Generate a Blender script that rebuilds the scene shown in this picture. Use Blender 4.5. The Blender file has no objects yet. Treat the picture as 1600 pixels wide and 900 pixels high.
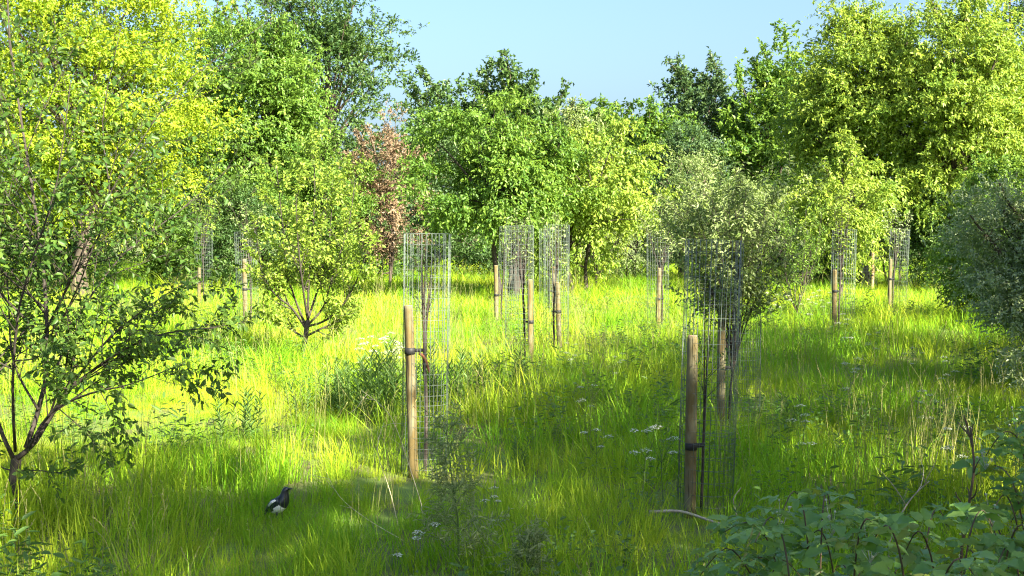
import bpy, math, random
import numpy as np
from mathutils import Vector, Matrix, Quaternion

# ------------------------------------------------------------------ camera, sky, sun, exposure
scene = bpy.context.scene
COL = scene.collection
EYE = 1.75
FPX = 2000.0                      # focal length in pixels of the 1600 px wide photograph
HORIZON = 355.0
PITCH = math.atan((450 - HORIZON) / FPX)
cam_d = bpy.data.cameras.new('camera')
cam_d.sensor_width = 36.0
cam_d.lens = 36.0 * FPX / 1600.0
cam_d.clip_start = 0.05
cam_d.clip_end = 5000.0
cam = bpy.data.objects.new('camera', cam_d)
COL.objects.link(cam)
cam.location = (0, 0, EYE)
cam.rotation_euler = (math.pi / 2 - PITCH, 0, 0)
scene.camera = cam

SUN_AZ = math.radians(138)        # clockwise from the viewing direction: behind the camera, to its right
SUN_EL = math.radians(31)
SUN = Vector((math.sin(SUN_AZ) * math.cos(SUN_EL), math.cos(SUN_AZ) * math.cos(SUN_EL), math.sin(SUN_EL)))
world = bpy.data.worlds.new('World')
scene.world = world
world.use_nodes = True
wn = world.node_tree.nodes
wl = world.node_tree.links
bg = wn['Background']
sky = wn.new('ShaderNodeTexSky')
sky.sky_type = 'NISHITA'
sky.sun_disc = False
sky.sun_elevation = SUN_EL
sky.sun_rotation = SUN_AZ
sky.altitude = 50
sky.air_density = 1.0
sky.dust_density = 4.2
sky.ozone_density = 4.8
wl.new(sky.outputs[0], bg.inputs[0])
bg.inputs[1].default_value = 0.060

sun_d = bpy.data.lights.new('sun', 'SUN')
sun_d.energy = 4.8
sun_d.angle = math.radians(0.53)
sun_d.color = (1.0, 0.91, 0.70)
sun = bpy.data.objects.new('sun', sun_d)
COL.objects.link(sun)
sun.rotation_euler = SUN.to_track_quat('Z', 'Y').to_euler()
sun.location = (20, -20, 30)

scene.view_settings.view_transform = 'Standard'
scene.view_settings.look = 'None'
scene.view_settings.exposure = 2.52
scene.view_settings.gamma = 1.0
scene.view_settings.use_curve_mapping = False
scene.render.engine = 'CYCLES'
cy = scene.cycles
cy.max_bounces = 6
cy.diffuse_bounces = 4
cy.glossy_bounces = 2
cy.transmission_bounces = 4
cy.transparent_max_bounces = 8
cy.sample_clamp_indirect = 3.0
cy.use_denoising = True
scene.cycles.filter_width = 1.15
try:
    cy.denoiser = 'OPENIMAGEDENOISE'
    cy.denoising_prefilter = 'NONE'
except Exception:
    pass

# ------------------------------------------------------------------ helpers
def gz(x, y):
    """height of the ground"""
    x = np.asarray(x, float); y = np.asarray(y, float)
    return (0.045 * np.sin(x * 0.55 + 0.4) * np.cos(y * 0.37 + 1.1)
            + 0.03 * np.sin(x * 1.3 - y * 0.9) + 0.02 * np.sin(y * 1.7 + x * 0.4))

def P(px, py, d):
    """the point at distance d along y seen at a pixel of the photograph"""
    cx = (px - 800) / FPX; cz = -(py - 450) / FPX
    c, s = math.cos(PITCH), math.sin(PITCH)
    dy = c + cz * s; dz = -s + cz * c
    k = d / dy
    return np.array((cx * k, d, EYE + dz * k))

def X(px, d):
    return float(P(px, HORIZON, d)[0])

def H(py, d):
    return float(P(800, py, d)[2])

def D(py):
    return FPX * EYE / (py - HORIZON)

def nrm(v):
    v = np.asarray(v, float)
    return v / np.maximum(np.linalg.norm(v, axis=-1, keepdims=True), 1e-9)

def link(o, parent=None):
    COL.objects.link(o)
    if parent is not None:
        o.parent = parent
    return o

def tag(o, label=None, cat=None, group=None, kind=None):
    if label: o['label'] = label
    if cat: o['category'] = cat
    if group: o['group'] = group
    if kind: o['kind'] = kind
    return o

def empty(name, loc, label, cat, group=None):
    o = bpy.data.objects.new(name, None)
    o.empty_display_size = 0.1
    link(o); o.location = loc
    return tag(o, label, cat, group)

def part(name, me, parent, mat=None, kind=None, world_coords=True):
    """mesh written in scene coordinates becomes a child of a thing placed at its base"""
    o = bpy.data.objects.new(name, me)
    link(o, parent)
    if mat is not None and not me.materials:
        me.materials.append(mat)
    if world_coords and parent is not None:
        o.location = -parent.location
        if parent.parent is not None:
            o.location = (0, 0, 0)
    if kind: o['kind'] = kind
    return o

class MB:
    """collects tubes, strips and shells of one mesh"""
    def __init__(self):
        self.v = []; self.f = []; self.m = []; self.n = 0
    def add(self, v, f, mi=0):
        self.v.extend([tuple(map(float, p)) for p in v])
        self.f.extend([tuple(i + self.n for i in q) for q in f])
        self.m.extend([mi] * len(f))
        self.n += len(v)
    def tube(self, pts, radii, sides=6, cap=True, mi=0):
        pts = np.asarray(pts, float); k = len(pts)
        radii = np.broadcast_to(np.asarray(radii, float), (k,))
        t = np.gradient(pts, axis=0); t = nrm(t)
        ref = np.array((0, 0, 1.0)) if abs(t[0][2]) < 0.9 else np.array((1.0, 0, 0))
        u = nrm(np.cross(t[0], ref))
        v = []
        ang = np.arange(sides) * 2 * math.pi / sides
        ca, sa = np.cos(ang)[:, None], np.sin(ang)[:, None]
        for i in range(k):
            u = nrm(u - t[i] * np.dot(u, t[i])); w = np.cross(t[i], u)
            v.extend(pts[i] + radii[i] * (ca * u + sa * w))
        f = []
        for i in range(k - 1):
            a, b = i * sides, (i + 1) * sides
            for j in range(sides):
                j2 = (j + 1) % sides
                f.append((a + j, a + j2, b + j2, b + j))
        if cap:
            f.append(tuple(range(sides))[::-1]); f.append(tuple(range((k - 1) * sides, k * sides)))
        self.add(v, f, mi)
    def build(self, name, mat=None, smooth=True):
        me = bpy.data.meshes.new(name)
        me.from_pydata(self.v, [], self.f)
        if mat is not None:
            for m in (mat if isinstance(mat, (list, tuple)) else [mat]): me.materials.append(m)
        if any(self.m): me.polygons.foreach_set('material_index', self.m)
        if smooth: me.polygons.foreach_set('use_smooth', [True] * len(me.polygons))
        me.update()
        return me

def mesh_arrays(name, v, f, mat, tint=None, smooth=False):
    """v (n,3), f (m,k) arrays of equal-sided faces"""
    me = bpy.data.meshes.new(name)
    v = np.asarray(v, np.float32); f = np.asarray(f, np.int32)
    me.vertices.add(len(v)); me.vertices.foreach_set('co', v.ravel())
    k = f.shape[1]
    me.loops.add(f.size); me.loops.foreach_set('vertex_index', f.ravel())
    me.polygons.add(len(f))
    me.polygons.foreach_set('loop_start', np.arange(len(f), dtype=np.int32) * k)
    me.polygons.foreach_set('loop_total', np.full(len(f), k, np.int32))
    if smooth: me.polygons.foreach_set('use_smooth', np.ones(len(f), bool))
    if tint is not None:
        a = me.attributes.new('tint', 'FLOAT', 'POINT'); a.data.foreach_set('value', np.asarray(tint, np.float32))
    me.materials.append(mat)
    me.update(calc_edges=True); me.validate()
    return me

def leaf_arrays(c, d, n, L, W, fold=0.25, curl=0.15, full=False):
    """leaves at c along d with face normal n; returns verts, faces"""
    c = np.asarray(c, float); N = len(c)
    d = nrm(d); s = nrm(np.cross(d, n)); n = np.cross(s, d)
    L = np.broadcast_to(np.asarray(L, float), (N,))[:, None]; W = np.broadcast_to(np.asarray(W, float), (N,))[:, None]
    if not full:
        base = c; tip = c + d * L - n * L * curl
        l = c + d * L * 0.45 + s * W * 0.5 + n * W * fold; r = c + d * L * 0.45 - s * W * 0.5 + n * W * fold
        v = np.stack([base, r, tip, l], 1).reshape(-1, 3)
        b = np.arange(N)[:, None] * 4
        f = np.concatenate([b + np.array([[0, 1, 2]]), b + np.array([[0, 2, 3]])], 0)
        return v, f, 4
    base = c; tip = c + d * L - n * L * curl
    a1, a2 = 0.3, 0.68
    q = lambda a, w, sg: c + d * L * a + sg * s * W * w + n * (W * fold * w * 2 - L * curl * a * a)
    v = np.stack([base, q(a1, .46, -1), q(a2, .40, -1), tip, q(a2, .40, 1), q(a1, .46, 1)], 1).reshape(-1, 3)
    b = np.arange(N)[:, None] * 6
    f = np.concatenate([b + np.array([[0, 1, 2, 3]]), b + np.array([[0, 3, 4, 5]])], 0)
    return v, f, 6

# ------------------------------------------------------------------ materials
def new_mat(name):
    m = bpy.data.materials.new(name); m.use_nodes = True
    m.node_tree.nodes.clear()
    return m, m.node_tree.nodes, m.node_tree.links

def leaf_mat(name, a, b, trans, amount=0.4, rough=0.45, spec=0.35, var=0.5, back=None):
    """a..b: the leaf colours; trans: light shining through"""
    a, b, trans = [tuple(min(0.9, q * 1.3) for q in c) for c in (a, b, trans)]
    m, n, l = new_mat(name)
    out = n.new('ShaderNodeOutputMaterial')
    at = n.new('ShaderNodeAttribute'); at.attribute_name = 'tint'
    geo = n.new('ShaderNodeNewGeometry')
    noi = n.new('ShaderNodeTexNoise'); noi.inputs['Scale'].default_value = 0.9; noi.inputs['Detail'].default_value = 2
    l.new(geo.outputs['Position'], noi.inputs['Vector'])
    add = n.new('ShaderNodeMath'); add.operation = 'MULTIPLY_ADD'
    l.new(noi.outputs['Fac'], add.inputs[0]); add.inputs[1].default_value = var; add.inputs[2].default_value = -var / 2
    sm = n.new('ShaderNodeMath'); sm.operation = 'ADD'; sm.use_clamp = True
    l.new(at.outputs['Fac'], sm.inputs[0]); l.new(add.outputs[0], sm.inputs[1])
    mix = n.new('ShaderNodeMix'); mix.data_type = 'RGBA'
    l.new(sm.outputs[0], mix.inputs[0]); mix.inputs[6].default_value = (*a, 1); mix.inputs[7].default_value = (*b, 1)
    colour = mix.outputs[2]
    if back is not None:
        mb_ = n.new('ShaderNodeMix'); mb_.data_type = 'RGBA'
        l.new(geo.outputs['Backfacing'], mb_.inputs[0]); l.new(colour, mb_.inputs[6]); mb_.inputs[7].default_value = (*back, 1)
        colour = mb_.outputs[2]
    p = n.new('ShaderNodeBsdfPrincipled')
    l.new(colour, p.inputs['Base Color']); p.inputs['Roughness'].default_value = rough
    p.inputs['Specular IOR Level'].default_value = spec
    t = n.new('ShaderNodeBsdfTranslucent')
    mt = n.new('ShaderNodeMix'); mt.data_type = 'RGBA'; mt.inputs[0].default_value = 0.6
    l.new(mix.outputs[2], mt.inputs[6]); mt.inputs[7].default_value = (*trans, 1)
    l.new(mt.outputs[2], t.inputs['Color'])
    ms = n.new('ShaderNodeMixShader'); ms.inputs[0].default_value = amount
    l.new(p.outputs[0], ms.inputs[1]); l.new(t.outputs[0], ms.inputs[2])
    l.new(ms.outputs[0], out.inputs[0])
    return m

def plain_mat(name, a, b, scale=20, rough=0.8, metal=0.0, stretch=(1, 1, 1), bump=0.0, spec=0.3):
    m, n, l = new_mat(name)
    out = n.new('ShaderNodeOutputMaterial'); p = n.new('ShaderNodeBsdfPrincipled')
    tc = n.new('ShaderNodeTexCoord'); mp = n.new('ShaderNodeMapping'); mp.inputs['Scale'].default_value = stretch
    noi = n.new('ShaderNodeTexNoise'); noi.inputs['Scale'].default_value = scale; noi.inputs['Detail'].default_value = 5
    noi.inputs['Roughness'].default_value = 0.65
    l.new(tc.outputs['Object'], mp.inputs[0]); l.new(mp.outputs[0], noi.inputs['Vector'])
    r = n.new('ShaderNodeMapRange'); r.inputs[1].default_value = 0.3; r.inputs[2].default_value = 0.7
    l.new(noi.outputs['Fac'], r.inputs[0])
    mix = n.new('ShaderNodeMix'); mix.data_type = 'RGBA'
    l.new(r.outputs[0], mix.inputs[0]); mix.inputs[6].default_value = (*a, 1); mix.inputs[7].default_value = (*b, 1)
    l.new(mix.outputs[2], p.inputs['Base Color'])
    p.inputs['Roughness'].default_value = rough; p.inputs['Metallic'].default_value = metal
    p.inputs['Specular IOR Level'].default_value = spec
    if bump:
        bp = n.new('ShaderNodeBump'); bp.inputs['Strength'].default_value = bump; bp.inputs['Distance'].default_value = 0.01
        l.new(noi.outputs['Fac'], bp.inputs['Height']); l.new(bp.outputs[0], p.inputs['Normal'])
    l.new(p.outputs[0], out.inputs[0])
    return m

M = {}
M['bark'] = plain_mat('bark', (0.045, 0.036, 0.028), (0.13, 0.105, 0.08), 30, 0.9, stretch=(1, 1, .25), bump=0.5)
M['bark_dark'] = plain_mat('dark_bark', (0.022, 0.018, 0.016), (0.07, 0.058, 0.048), 40, 0.85, stretch=(1, 1, .25), bump=0.4)
def stake_mat(name, dark, mid, grey):
    """weathered round pole: long grain, darker knots and cracks, silvery patches"""
    m, n, l = new_mat(name)
    out = n.new('ShaderNodeOutputMaterial'); p = n.new('ShaderNodeBsdfPrincipled')
    tc = n.new('ShaderNodeTexCoord'); oi = n.new('ShaderNodeObjectInfo')
    def noise(scale, stretch, detail=5):
        mp = n.new('ShaderNodeMapping'); mp.inputs['Scale'].default_value = stretch
        l.new(tc.outputs['Object'], mp.inputs[0])
        ad = n.new('ShaderNodeVectorMath'); ad.operation = 'ADD'; l.new(mp.outputs[0], ad.inputs[0]); l.new(oi.outputs['Location'], ad.inputs[1])
        q = n.new('ShaderNodeTexNoise'); q.inputs['Scale'].default_value = scale; q.inputs['Detail'].default_value = detail; q.inputs['Roughness'].default_value = .7
        l.new(ad.outputs[0], q.inputs['Vector']); return q.outputs['Fac']
    def ramp(f, a, b):
        r = n.new('ShaderNodeMapRange'); r.inputs[1].default_value = a; r.inputs[2].default_value = b; l.new(f, r.inputs[0]); return r.outputs[0]
    def mix(f, a, b):
        q = n.new('ShaderNodeMix'); q.data_type = 'RGBA'; l.new(f, q.inputs[0])
        for k, c in ((6, a), (7, b)):
            if isinstance(c, tuple): q.inputs[k].default_value = (*c, 1)
            else: l.new(c, q.inputs[k])
        return q.outputs[2]
    grain = noise(40, (1, 1, .05)); patch = noise(5, (1, 1, .5)); crack = noise(55, (1, 1, .03), 3)
    c = mix(ramp(grain, .3, .7), dark, mid); c = mix(ramp(patch, .45, .62), c, grey)
    c = mix(ramp(crack, .64, .70), c, (.02, .015, .01))
    l.new(c, p.inputs['Base Color']); p.inputs['Roughness'].default_value = .9; p.inputs['Specular IOR Level'].default_value = .2
    bp = n.new('ShaderNodeBump'); bp.inputs['Strength'].default_value = .7; bp.inputs['Distance'].default_value = .006
    l.new(grain, bp.inputs['Height']); l.new(bp.outputs[0], p.inputs['Normal']); l.new(p.outputs[0], out.inputs[0])
    return m
M['stake'] = stake_mat('stake_wood', (0.075, 0.054, 0.020), (0.185, 0.142, 0.058), (0.165, 0.152, 0.095))
M['stake_end'] = plain_mat('stake_end_grain', (0.22, 0.15, 0.09), (0.40, 0.29, 0.18), 60, 0.9, bump=0.3)
M['stake_sunlit'] = plain_mat('sunlit_stake_wood', (0.36, 0.22, 0.10), (0.55, 0.37, 0.20), 14, 0.85, stretch=(3, 3, .25), bump=0.35)  # stake wood with the sunlight on it put into a brighter, yellower colour
M['rubber'] = plain_mat('black_rubber', (0.012, 0.012, 0.013), (0.025, 0.025, 0.027), 30, 0.6)
M['wire'] = plain_mat('galvanised_wire', (0.06, 0.085, 0.072), (0.15, 0.185, 0.17), 40, 0.55, metal=0.1, spec=0.5)
M['deadwood'] = plain_mat('dead_wood', (0.24, 0.20, 0.15), (0.48, 0.42, 0.34), 30, 0.9, bump=0.3)
M['drystem'] = plain_mat('dry_stem', (0.36, 0.33, 0.19), (0.55, 0.50, 0.33), 20, 0.8)
M['greenstem'] = plain_mat('green_stem', (0.07, 0.13, 0.03), (0.14, 0.21, 0.06), 20, 0.7)
M['redstem'] = plain_mat('bramble_cane', (0.06, 0.05, 0.03), (0.14, 0.09, 0.06), 20, 0.7)
M['petal'] = plain_mat('white_petal', (0.46, 0.50, 0.38), (0.66, 0.67, 0.56), 30, 0.8)

#                       darker leaf             fresh leaf              light through
M['gold'] = leaf_mat('gold_green_leaf', (0.12, 0.22, 0.016), (0.27, 0.33, 0.02), (0.38, 0.44, 0.02), 0.42)
M['mid'] = leaf_mat('mid_green_leaf', (0.05, 0.12, 0.018), (0.14, 0.225, 0.03), (0.22, 0.33, 0.03), 0.38)
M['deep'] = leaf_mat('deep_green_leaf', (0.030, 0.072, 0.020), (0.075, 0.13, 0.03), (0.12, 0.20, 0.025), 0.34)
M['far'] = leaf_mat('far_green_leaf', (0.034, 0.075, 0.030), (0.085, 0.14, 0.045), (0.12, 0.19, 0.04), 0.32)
M['lime'] = leaf_mat('lime_green_leaf', (0.10, 0.185, 0.026), (0.24, 0.31, 0.042), (0.33, 0.41, 0.04), 0.40)
M['apple'] = leaf_mat('glossy_green_leaf', (0.030, 0.075, 0.014), (0.115, 0.18, 0.028), (0.20, 0.30, 0.028), 0.34, rough=0.45, spec=0.3)
M['sage'] = leaf_mat('grey_green_leaf', (0.09, 0.155, 0.035), (0.22, 0.29, 0.09), (0.28, 0.37, 0.06), 0.38, back=(0.25, 0.32, 0.13))
M['sagedark'] = leaf_mat('dull_grey_green_leaf', (0.12, 0.19, 0.06), (0.30, 0.37, 0.16), (0.30, 0.39, 0.09), 0.38, back=(0.36, 0.43, 0.24))
M['copper'] = leaf_mat('copper_leaf', (0.12, 0.085, 0.05), (0.26, 0.185, 0.115), (0.22, 0.14, 0.07), 0.3, var=0.7)
M['herb'] = leaf_mat('herb_leaf', (0.045, 0.105, 0.022), (0.11, 0.19, 0.035), (0.18, 0.29, 0.04), 0.36)
M['wisp'] = leaf_mat('wispy_leaf', (0.15, 0.20, 0.075), (0.31, 0.35, 0.15), (0.32, 0.38, 0.11), 0.38)
M['bramble'] = leaf_mat('bramble_leaf', (0.06, 0.15, 0.025), (0.18, 0.30, 0.06), (0.28, 0.44, 0.04), 0.34, rough=0.42, spec=0.5, back=(0.34, 0.42, 0.26))
M['oldbramble'] = leaf_mat('yellowed_leaf', (0.16, 0.22, 0.03), (0.26, 0.28, 0.04), (0.34, 0.36, 0.04), 0.35)

def grass_mat(name, fresh, dry, trans, amount):
    m, n, l = new_mat(name)
    out = n.new('ShaderNodeOutputMaterial')
    at = n.new('ShaderNodeAttribute'); at.attribute_name = 'tint'
    geo = n.new('ShaderNodeNewGeometry'); oi = n.new('ShaderNodeObjectInfo')
    n1 = n.new('ShaderNodeTexNoise'); n1.inputs['Scale'].default_value = 0.42; n1.inputs['Detail'].default_value = 4
    n1.inputs['Roughness'].default_value = 0.6
    l.new(geo.outputs['Position'], n1.inputs['Vector'])
    r = n.new('ShaderNodeMapRange'); r.inputs[1].default_value = 0.42; r.inputs[2].default_value = 0.68
    r.inputs[3].default_value = -0.1; r.inputs[4].default_value = 0.62
    l.new(n1.outputs['Fac'], r.inputs[0])
    a1 = n.new('ShaderNodeMath'); a1.operation = 'MULTIPLY_ADD'
    l.new(at.outputs['Fac'], a1.inputs[0]); a1.inputs[1].default_value = 0.55; l.new(r.outputs[0], a1.inputs[2])
    a2 = n.new('ShaderNodeMath'); a2.operation = 'MULTIPLY_ADD'; a2.use_clamp = True
    l.new(oi.outputs['Random'], a2.inputs[0]); a2.inputs[1].default_value = 0.25; l.new(a1.outputs[0], a2.inputs[2])
    mix = n.new('ShaderNodeMix'); mix.data_type = 'RGBA'
    l.new(a2.outputs[0], mix.inputs[0]); mix.inputs[6].default_value = (*fresh, 1); mix.inputs[7].default_value = (*dry, 1)
    p = n.new('ShaderNodeBsdfPrincipled'); l.new(mix.outputs[2], p.inputs['Base Color'])
    p.inputs['Roughness'].default_value = 0.5; p.inputs['Specular IOR Level'].default_value = 0.18
    t = n.new('ShaderNodeBsdfTranslucent')
    mt = n.new('ShaderNodeMix'); mt.data_type = 'RGBA'; mt.inputs[0].default_value = 0.5
    l.new(mix.outputs[2], mt.inputs[6]); mt.inputs[7].default_value = (*trans, 1)
    l.new(mt.outputs[2], t.inputs['Color'])
    ms = n.new('ShaderNodeMixShader'); ms.inputs[0].default_value = amount
    l.new(p.outputs[0], ms.inputs[1]); l.new(t.outputs[0], ms.inputs[2]); l.new(ms.outputs[0], out.inputs[0])
    return m
M['grass'] = grass_mat('meadow_grass_blade', (0.125, 0.38, 0.014), (0.46, 0.50, 0.035), (0.40, 0.54, 0.018), 0.45)
M['seed'] = grass_mat('seeding_grass', (0.19, 0.24, 0.06), (0.40, 0.36, 0.16), (0.34, 0.36, 0.12), 0.35)

def ground_mat():
    m, n, l = new_mat('meadow_soil')
    out = n.new('ShaderNodeOutputMaterial'); p = n.new('ShaderNodeBsdfPrincipled')
    geo = n.new('ShaderNodeNewGeometry')
    n1 = n.new('ShaderNodeTexNoise'); n1.inputs['Scale'].default_value = 1.6; n1.inputs['Detail'].default_value = 8
    l.new(geo.outputs['Position'], n1.inputs['Vector'])
    cr = n.new('ShaderNodeValToRGB')
    cr.color_ramp.elements[0].position = 0.35; cr.color_ramp.elements[0].color = (0.10, 0.085, 0.035, 1)
    cr.color_ramp.elements[1].position = 0.62; cr.color_ramp.elements[1].color = (0.10, 0.17, 0.02, 1)
    l.new(n1.outputs['Fac'], cr.inputs[0]); l.new(cr.outputs[0], p.inputs['Base Color'])
    p.inputs['Roughness'].default_value = 0.95
    l.new(p.outputs[0], out.inputs[0])
    return m
M['ground'] = ground_mat()

# ------------------------------------------------------------------ the ground: one sheet to the horizon
def build_ground():
    xs = np.concatenate([np.linspace(-2500, -60, 12)[:-1], np.linspace(-60, 60, 101), np.linspace(60, 2500, 12)[1:]])
    ys = np.concatenate([np.linspace(-2500, -30, 12)[:-1], np.linspace(-30, 90, 101), np.linspace(90, 2500, 12)[1:]])
    gx, gy = np.meshgrid(xs, ys, indexing='ij')
    v = np.stack([gx, gy, gz(gx, gy)], -1).reshape(-1, 3)
    nx, ny = gx.shape
    i = np.arange(nx * ny).reshape(nx, ny)
    f = np.stack([i[:-1, :-1], i[1:, :-1], i[1:, 1:], i[:-1, 1:]], -1).reshape(-1, 4)
    o = link(bpy.data.objects.new('ground', mesh_arrays('ground', v, f, M['ground'], smooth=True)))
    tag(o, 'flat meadow soil under the long grass', 'ground', kind='structure')
build_ground()

# ------------------------------------------------------------------ trees
def wander(rng, p, d, L, n, wob, up):
    pts = [np.array(p, float)]; d = nrm(d)
    for i in range(n):
        d = nrm(d + rng.normal(0, wob, 3) + np.array((0, 0, up)))
        pts.append(pts[-1] + d * L / n)
    return np.array(pts)

def bez(a, b, c, n=6):
    t = np.linspace(0, 1, n)[:, None]
    return (1 - t) ** 2 * a + 2 * t * (1 - t) * b + t * t * c

def crown_leaves(rng, clumps, sig, per, L, W, out_c, droop, flat=0.42, sprig=0.5, full=False):
    """leaves on sprigs around clump centres; returns v, f, tint"""
    K = len(clumps)
    ns = max(4, per // 12)
    so = np.repeat(clumps, ns, 0)
    ssig = np.repeat(sig, ns)[:, None]
    o = so + rng.normal(0, 1, so.shape) * ssig * np.array((1, 1, flat))
    ctint = np.repeat(rng.uniform(0.05, 0.65, K), ns) + rng.normal(0, .08, len(so))
    outward = nrm(o - out_c)
    sd = nrm(outward * 0.9 + rng.normal(0, 0.55, o.shape) + np.array((0, 0, 0.25 - droop)))
    nl = max(3, per // ns)
    N = len(o) * nl
    si = np.repeat(np.arange(len(o)), nl)
    t = np.tile((np.arange(nl) + 0.5) / nl, len(o)) + rng.uniform(-.05, .05, N)
    slen = (sprig * rng.uniform(0.6, 1.3, len(o)))[si][:, None]
    c = o[si] + sd[si] * t[:, None] * slen + np.array((0, 0, -1.0)) * (t[:, None] ** 2) * slen * (0.15 + droop * 0.5)
    side = nrm(rng.normal(0, 1, (N, 3)))
    d = nrm(sd[si] * 0.55 + side * 0.8 + np.array((0, 0, -droop)))
    n = nrm(rng.normal(0, 0.58, (N, 3)) + np.array((0, 0, 0.7)) + outward[si] * 0.6)
    ls = rng.uniform(0.65, 1.2, N)
    v, f, k = leaf_arrays(c, d, n, L * ls, W * ls, full=full)
    tint = np.clip(ctint[si] + rng.normal(0, .16, N) + t * 0.12, 0, 1)
    return v, f, np.repeat(tint, k)

CROWN_CACHE = {}
def tree(name, label, cat, x, y, h, cb, rx, mat, ry=None, clumps=80, per=220, L=0.13, W=0.065, droop=0.2, seed=1,
         trunk_r=0.12, group=None, lobes=0.40, shape=0.0, spread=1.0, stems=1, bark='bark', spikes=0, share=None, full=False, sprig=0.55, inner=0.45):
    """a tapered trunk with limbs, and a crown of leaf sprays in clumps between heights cb and h"""
    z0 = float(gz(x, y)) - 0.06
    root = empty(name, (x, y, z0), label, cat, group)
    if share and share in CROWN_CACHE:
        for nm, me, kd in CROWN_CACHE[share][0]:
            part(nm, me, root, kind=kd, world_coords=False)
        root.scale = (1, 1, 1)
        return root
    rng = np.random.default_rng(seed)
    ry = ry or rx
    clumps = int(clumps * 1.25)
    if y < 50 and not share: L *= .76; W *= .76; per = int(per * 1.4); sprig *= .85
    cz = (h + cb) / 2; rz = (h - cb) / 2
    u = nrm(rng.normal(0, 1, (clumps, 3)))
    amp = 1 + lobes * sum(np.cos(u @ (rng.normal(0, 1, 3) * f) + rng.uniform(0, 6.3)) for f in (1.8, 2.6, 3.7)) / 1.8
    r = rng.uniform(inner, 1.0, clumps) ** 0.6
    q = u * (r * amp)[:, None]
    sc = 1 - shape * np.clip(q[:, 2], -1, 1)           # >0: narrower at the top, <0: vase
    csig = 0.122 * (rx + rz) / 2 * rng.uniform(0.7, 1.3, clumps) * spread
    C = np.stack([q[:, 0] * rx * 0.9 * sc, q[:, 1] * ry * 0.9 * sc, cz + q[:, 2] * rz * 0.92], 1)
    C[:, 2] = np.maximum(C[:, 2], cb * 0.9 + 0.1)
    out_c = np.array((0, 0, cz - rz * 0.35))
    lv, lf, lt = crown_leaves(rng, C, csig, per, L, W, out_c, droop, sprig=sprig, full=full)
    mb = MB()
    if not share and y > 20: spikes = max(spikes, 5)
    if spikes:                                           # leafy shoots standing out of the top
        cc = []; dd = []
        for i in range(spikes):
            a = rng.uniform(0, 6.3); rr = rng.uniform(0, .85) * rx * (1 - max(shape, 0))
            b = np.array((math.cos(a) * rr, math.sin(a) * rr * .8, h - rz * .75 * (rr / rx) ** 2 - rz * .3))
            pts = wander(rng, b, (math.cos(a) * (.3 + rr / rx * .6), math.sin(a) * .3, 1), rz * rng.uniform(.35, .62), 7, .10, .02)
            mb.tube(pts, np.linspace(.03, .008, 8), 4, cap=False)
            for k in range(7):
                for q in range(4):
                    w = wander(rng, pts[k], rng.normal(0, 1, 3) + np.array((0, 0, .5)), L * rng.uniform(1.5, 4.5) * (1.1 - k / 9), 4, .15, .03)
                    mb.tube(w, [.008, .006, .005, .004, .003], 3, cap=False)
                    for t in range(1, 5):
                        for e in range(3): cc.append(w[t] + rng.normal(0, .03, 3)); dd.append(nrm(rng.normal(0, 1, 3) + np.array((0, 0, -droop))))
        cc = np.array(cc); N = len(cc); ss = rng.uniform(.6, 1.1, N)
        v2, f2, k2 = leaf_arrays(cc, np.array(dd), rng.normal(0, .5, (N, 3)) + np.array((0, 0, .8)), L * ss, W * ss, full=full)
        lf = np.vstack([lf, f2 + len(lv)]); lv = np.vstack([lv, v2]); lt = np.concatenate([lt, np.repeat(rng.uniform(.1, .8, N), k2)])
    tops = []
    for s in range(stems):
        a = rng.uniform(0, 6.3) if stems > 1 else 0
        sp = (0.10 * rx if stems > 1 else 0)
        top = np.array((math.cos(a) * rx * .35 * (stems > 1) + rng.normal(0, .05) * rx, math.sin(a) * ry * .3 * (stems > 1), cb + (h - cb) * 0.78))
        base = np.array((math.cos(a) * sp, math.sin(a) * sp, -0.1))
        n = 9
        pts = base + (top - base) * np.linspace(0, 1, n)[:, None]
        pts[1:-1] += rng.normal(0, 0.03, (n - 2, 3)) * rx * np.array((1, 1, .2))
        rad = trunk_r / math.sqrt(stems) * (1 - 0.85 * np.linspace(0, 1, n)); rad[0] *= 1.35
        mb.tube(pts, rad, 8)
        tops.append(pts)
    order = rng.permutation(len(C))[:min(len(C), 45)]
    for i in order:
        pts = tops[rng.integers(len(tops))]
        zt = np.clip(cb * 0.7 + (C[i, 2] - cb) * 0.55, 0.2, pts[-1, 2])
        k = int(np.clip(np.searchsorted(pts[:, 2], zt), 1, len(pts) - 1))
        a = pts[k]; b = C[i]
        mid = (a + b) / 2 + np.array((0, 0, 0.12 * np.linalg.norm(b - a)))
        mb.tube(bez(a, mid, b, 5), trunk_r * 0.32 * (1 - 0.82 * np.linspace(0, 1, 5)), 4, cap=False)
    tm = mb.build('trunk', M[bark]); cm = mesh_arrays('crown', lv, lf, M[mat], lt)
    part('trunk', tm, root, world_coords=False)
    part('crown', cm, root, kind='stuff', world_coords=False)
    if share: CROWN_CACHE[share] = ([('trunk', tm, None), ('crown', cm, 'stuff')],)
    return root

# far wood closing the view: reads as one mass
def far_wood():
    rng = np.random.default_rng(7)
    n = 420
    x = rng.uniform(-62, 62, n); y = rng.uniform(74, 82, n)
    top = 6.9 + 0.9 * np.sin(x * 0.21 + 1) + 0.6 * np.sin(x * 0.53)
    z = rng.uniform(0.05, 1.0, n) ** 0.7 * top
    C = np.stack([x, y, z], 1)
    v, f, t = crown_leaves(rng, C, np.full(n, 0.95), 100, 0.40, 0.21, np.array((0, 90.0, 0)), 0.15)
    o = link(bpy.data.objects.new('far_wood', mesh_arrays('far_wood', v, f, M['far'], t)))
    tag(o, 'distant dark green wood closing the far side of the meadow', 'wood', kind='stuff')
far_wood()

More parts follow.
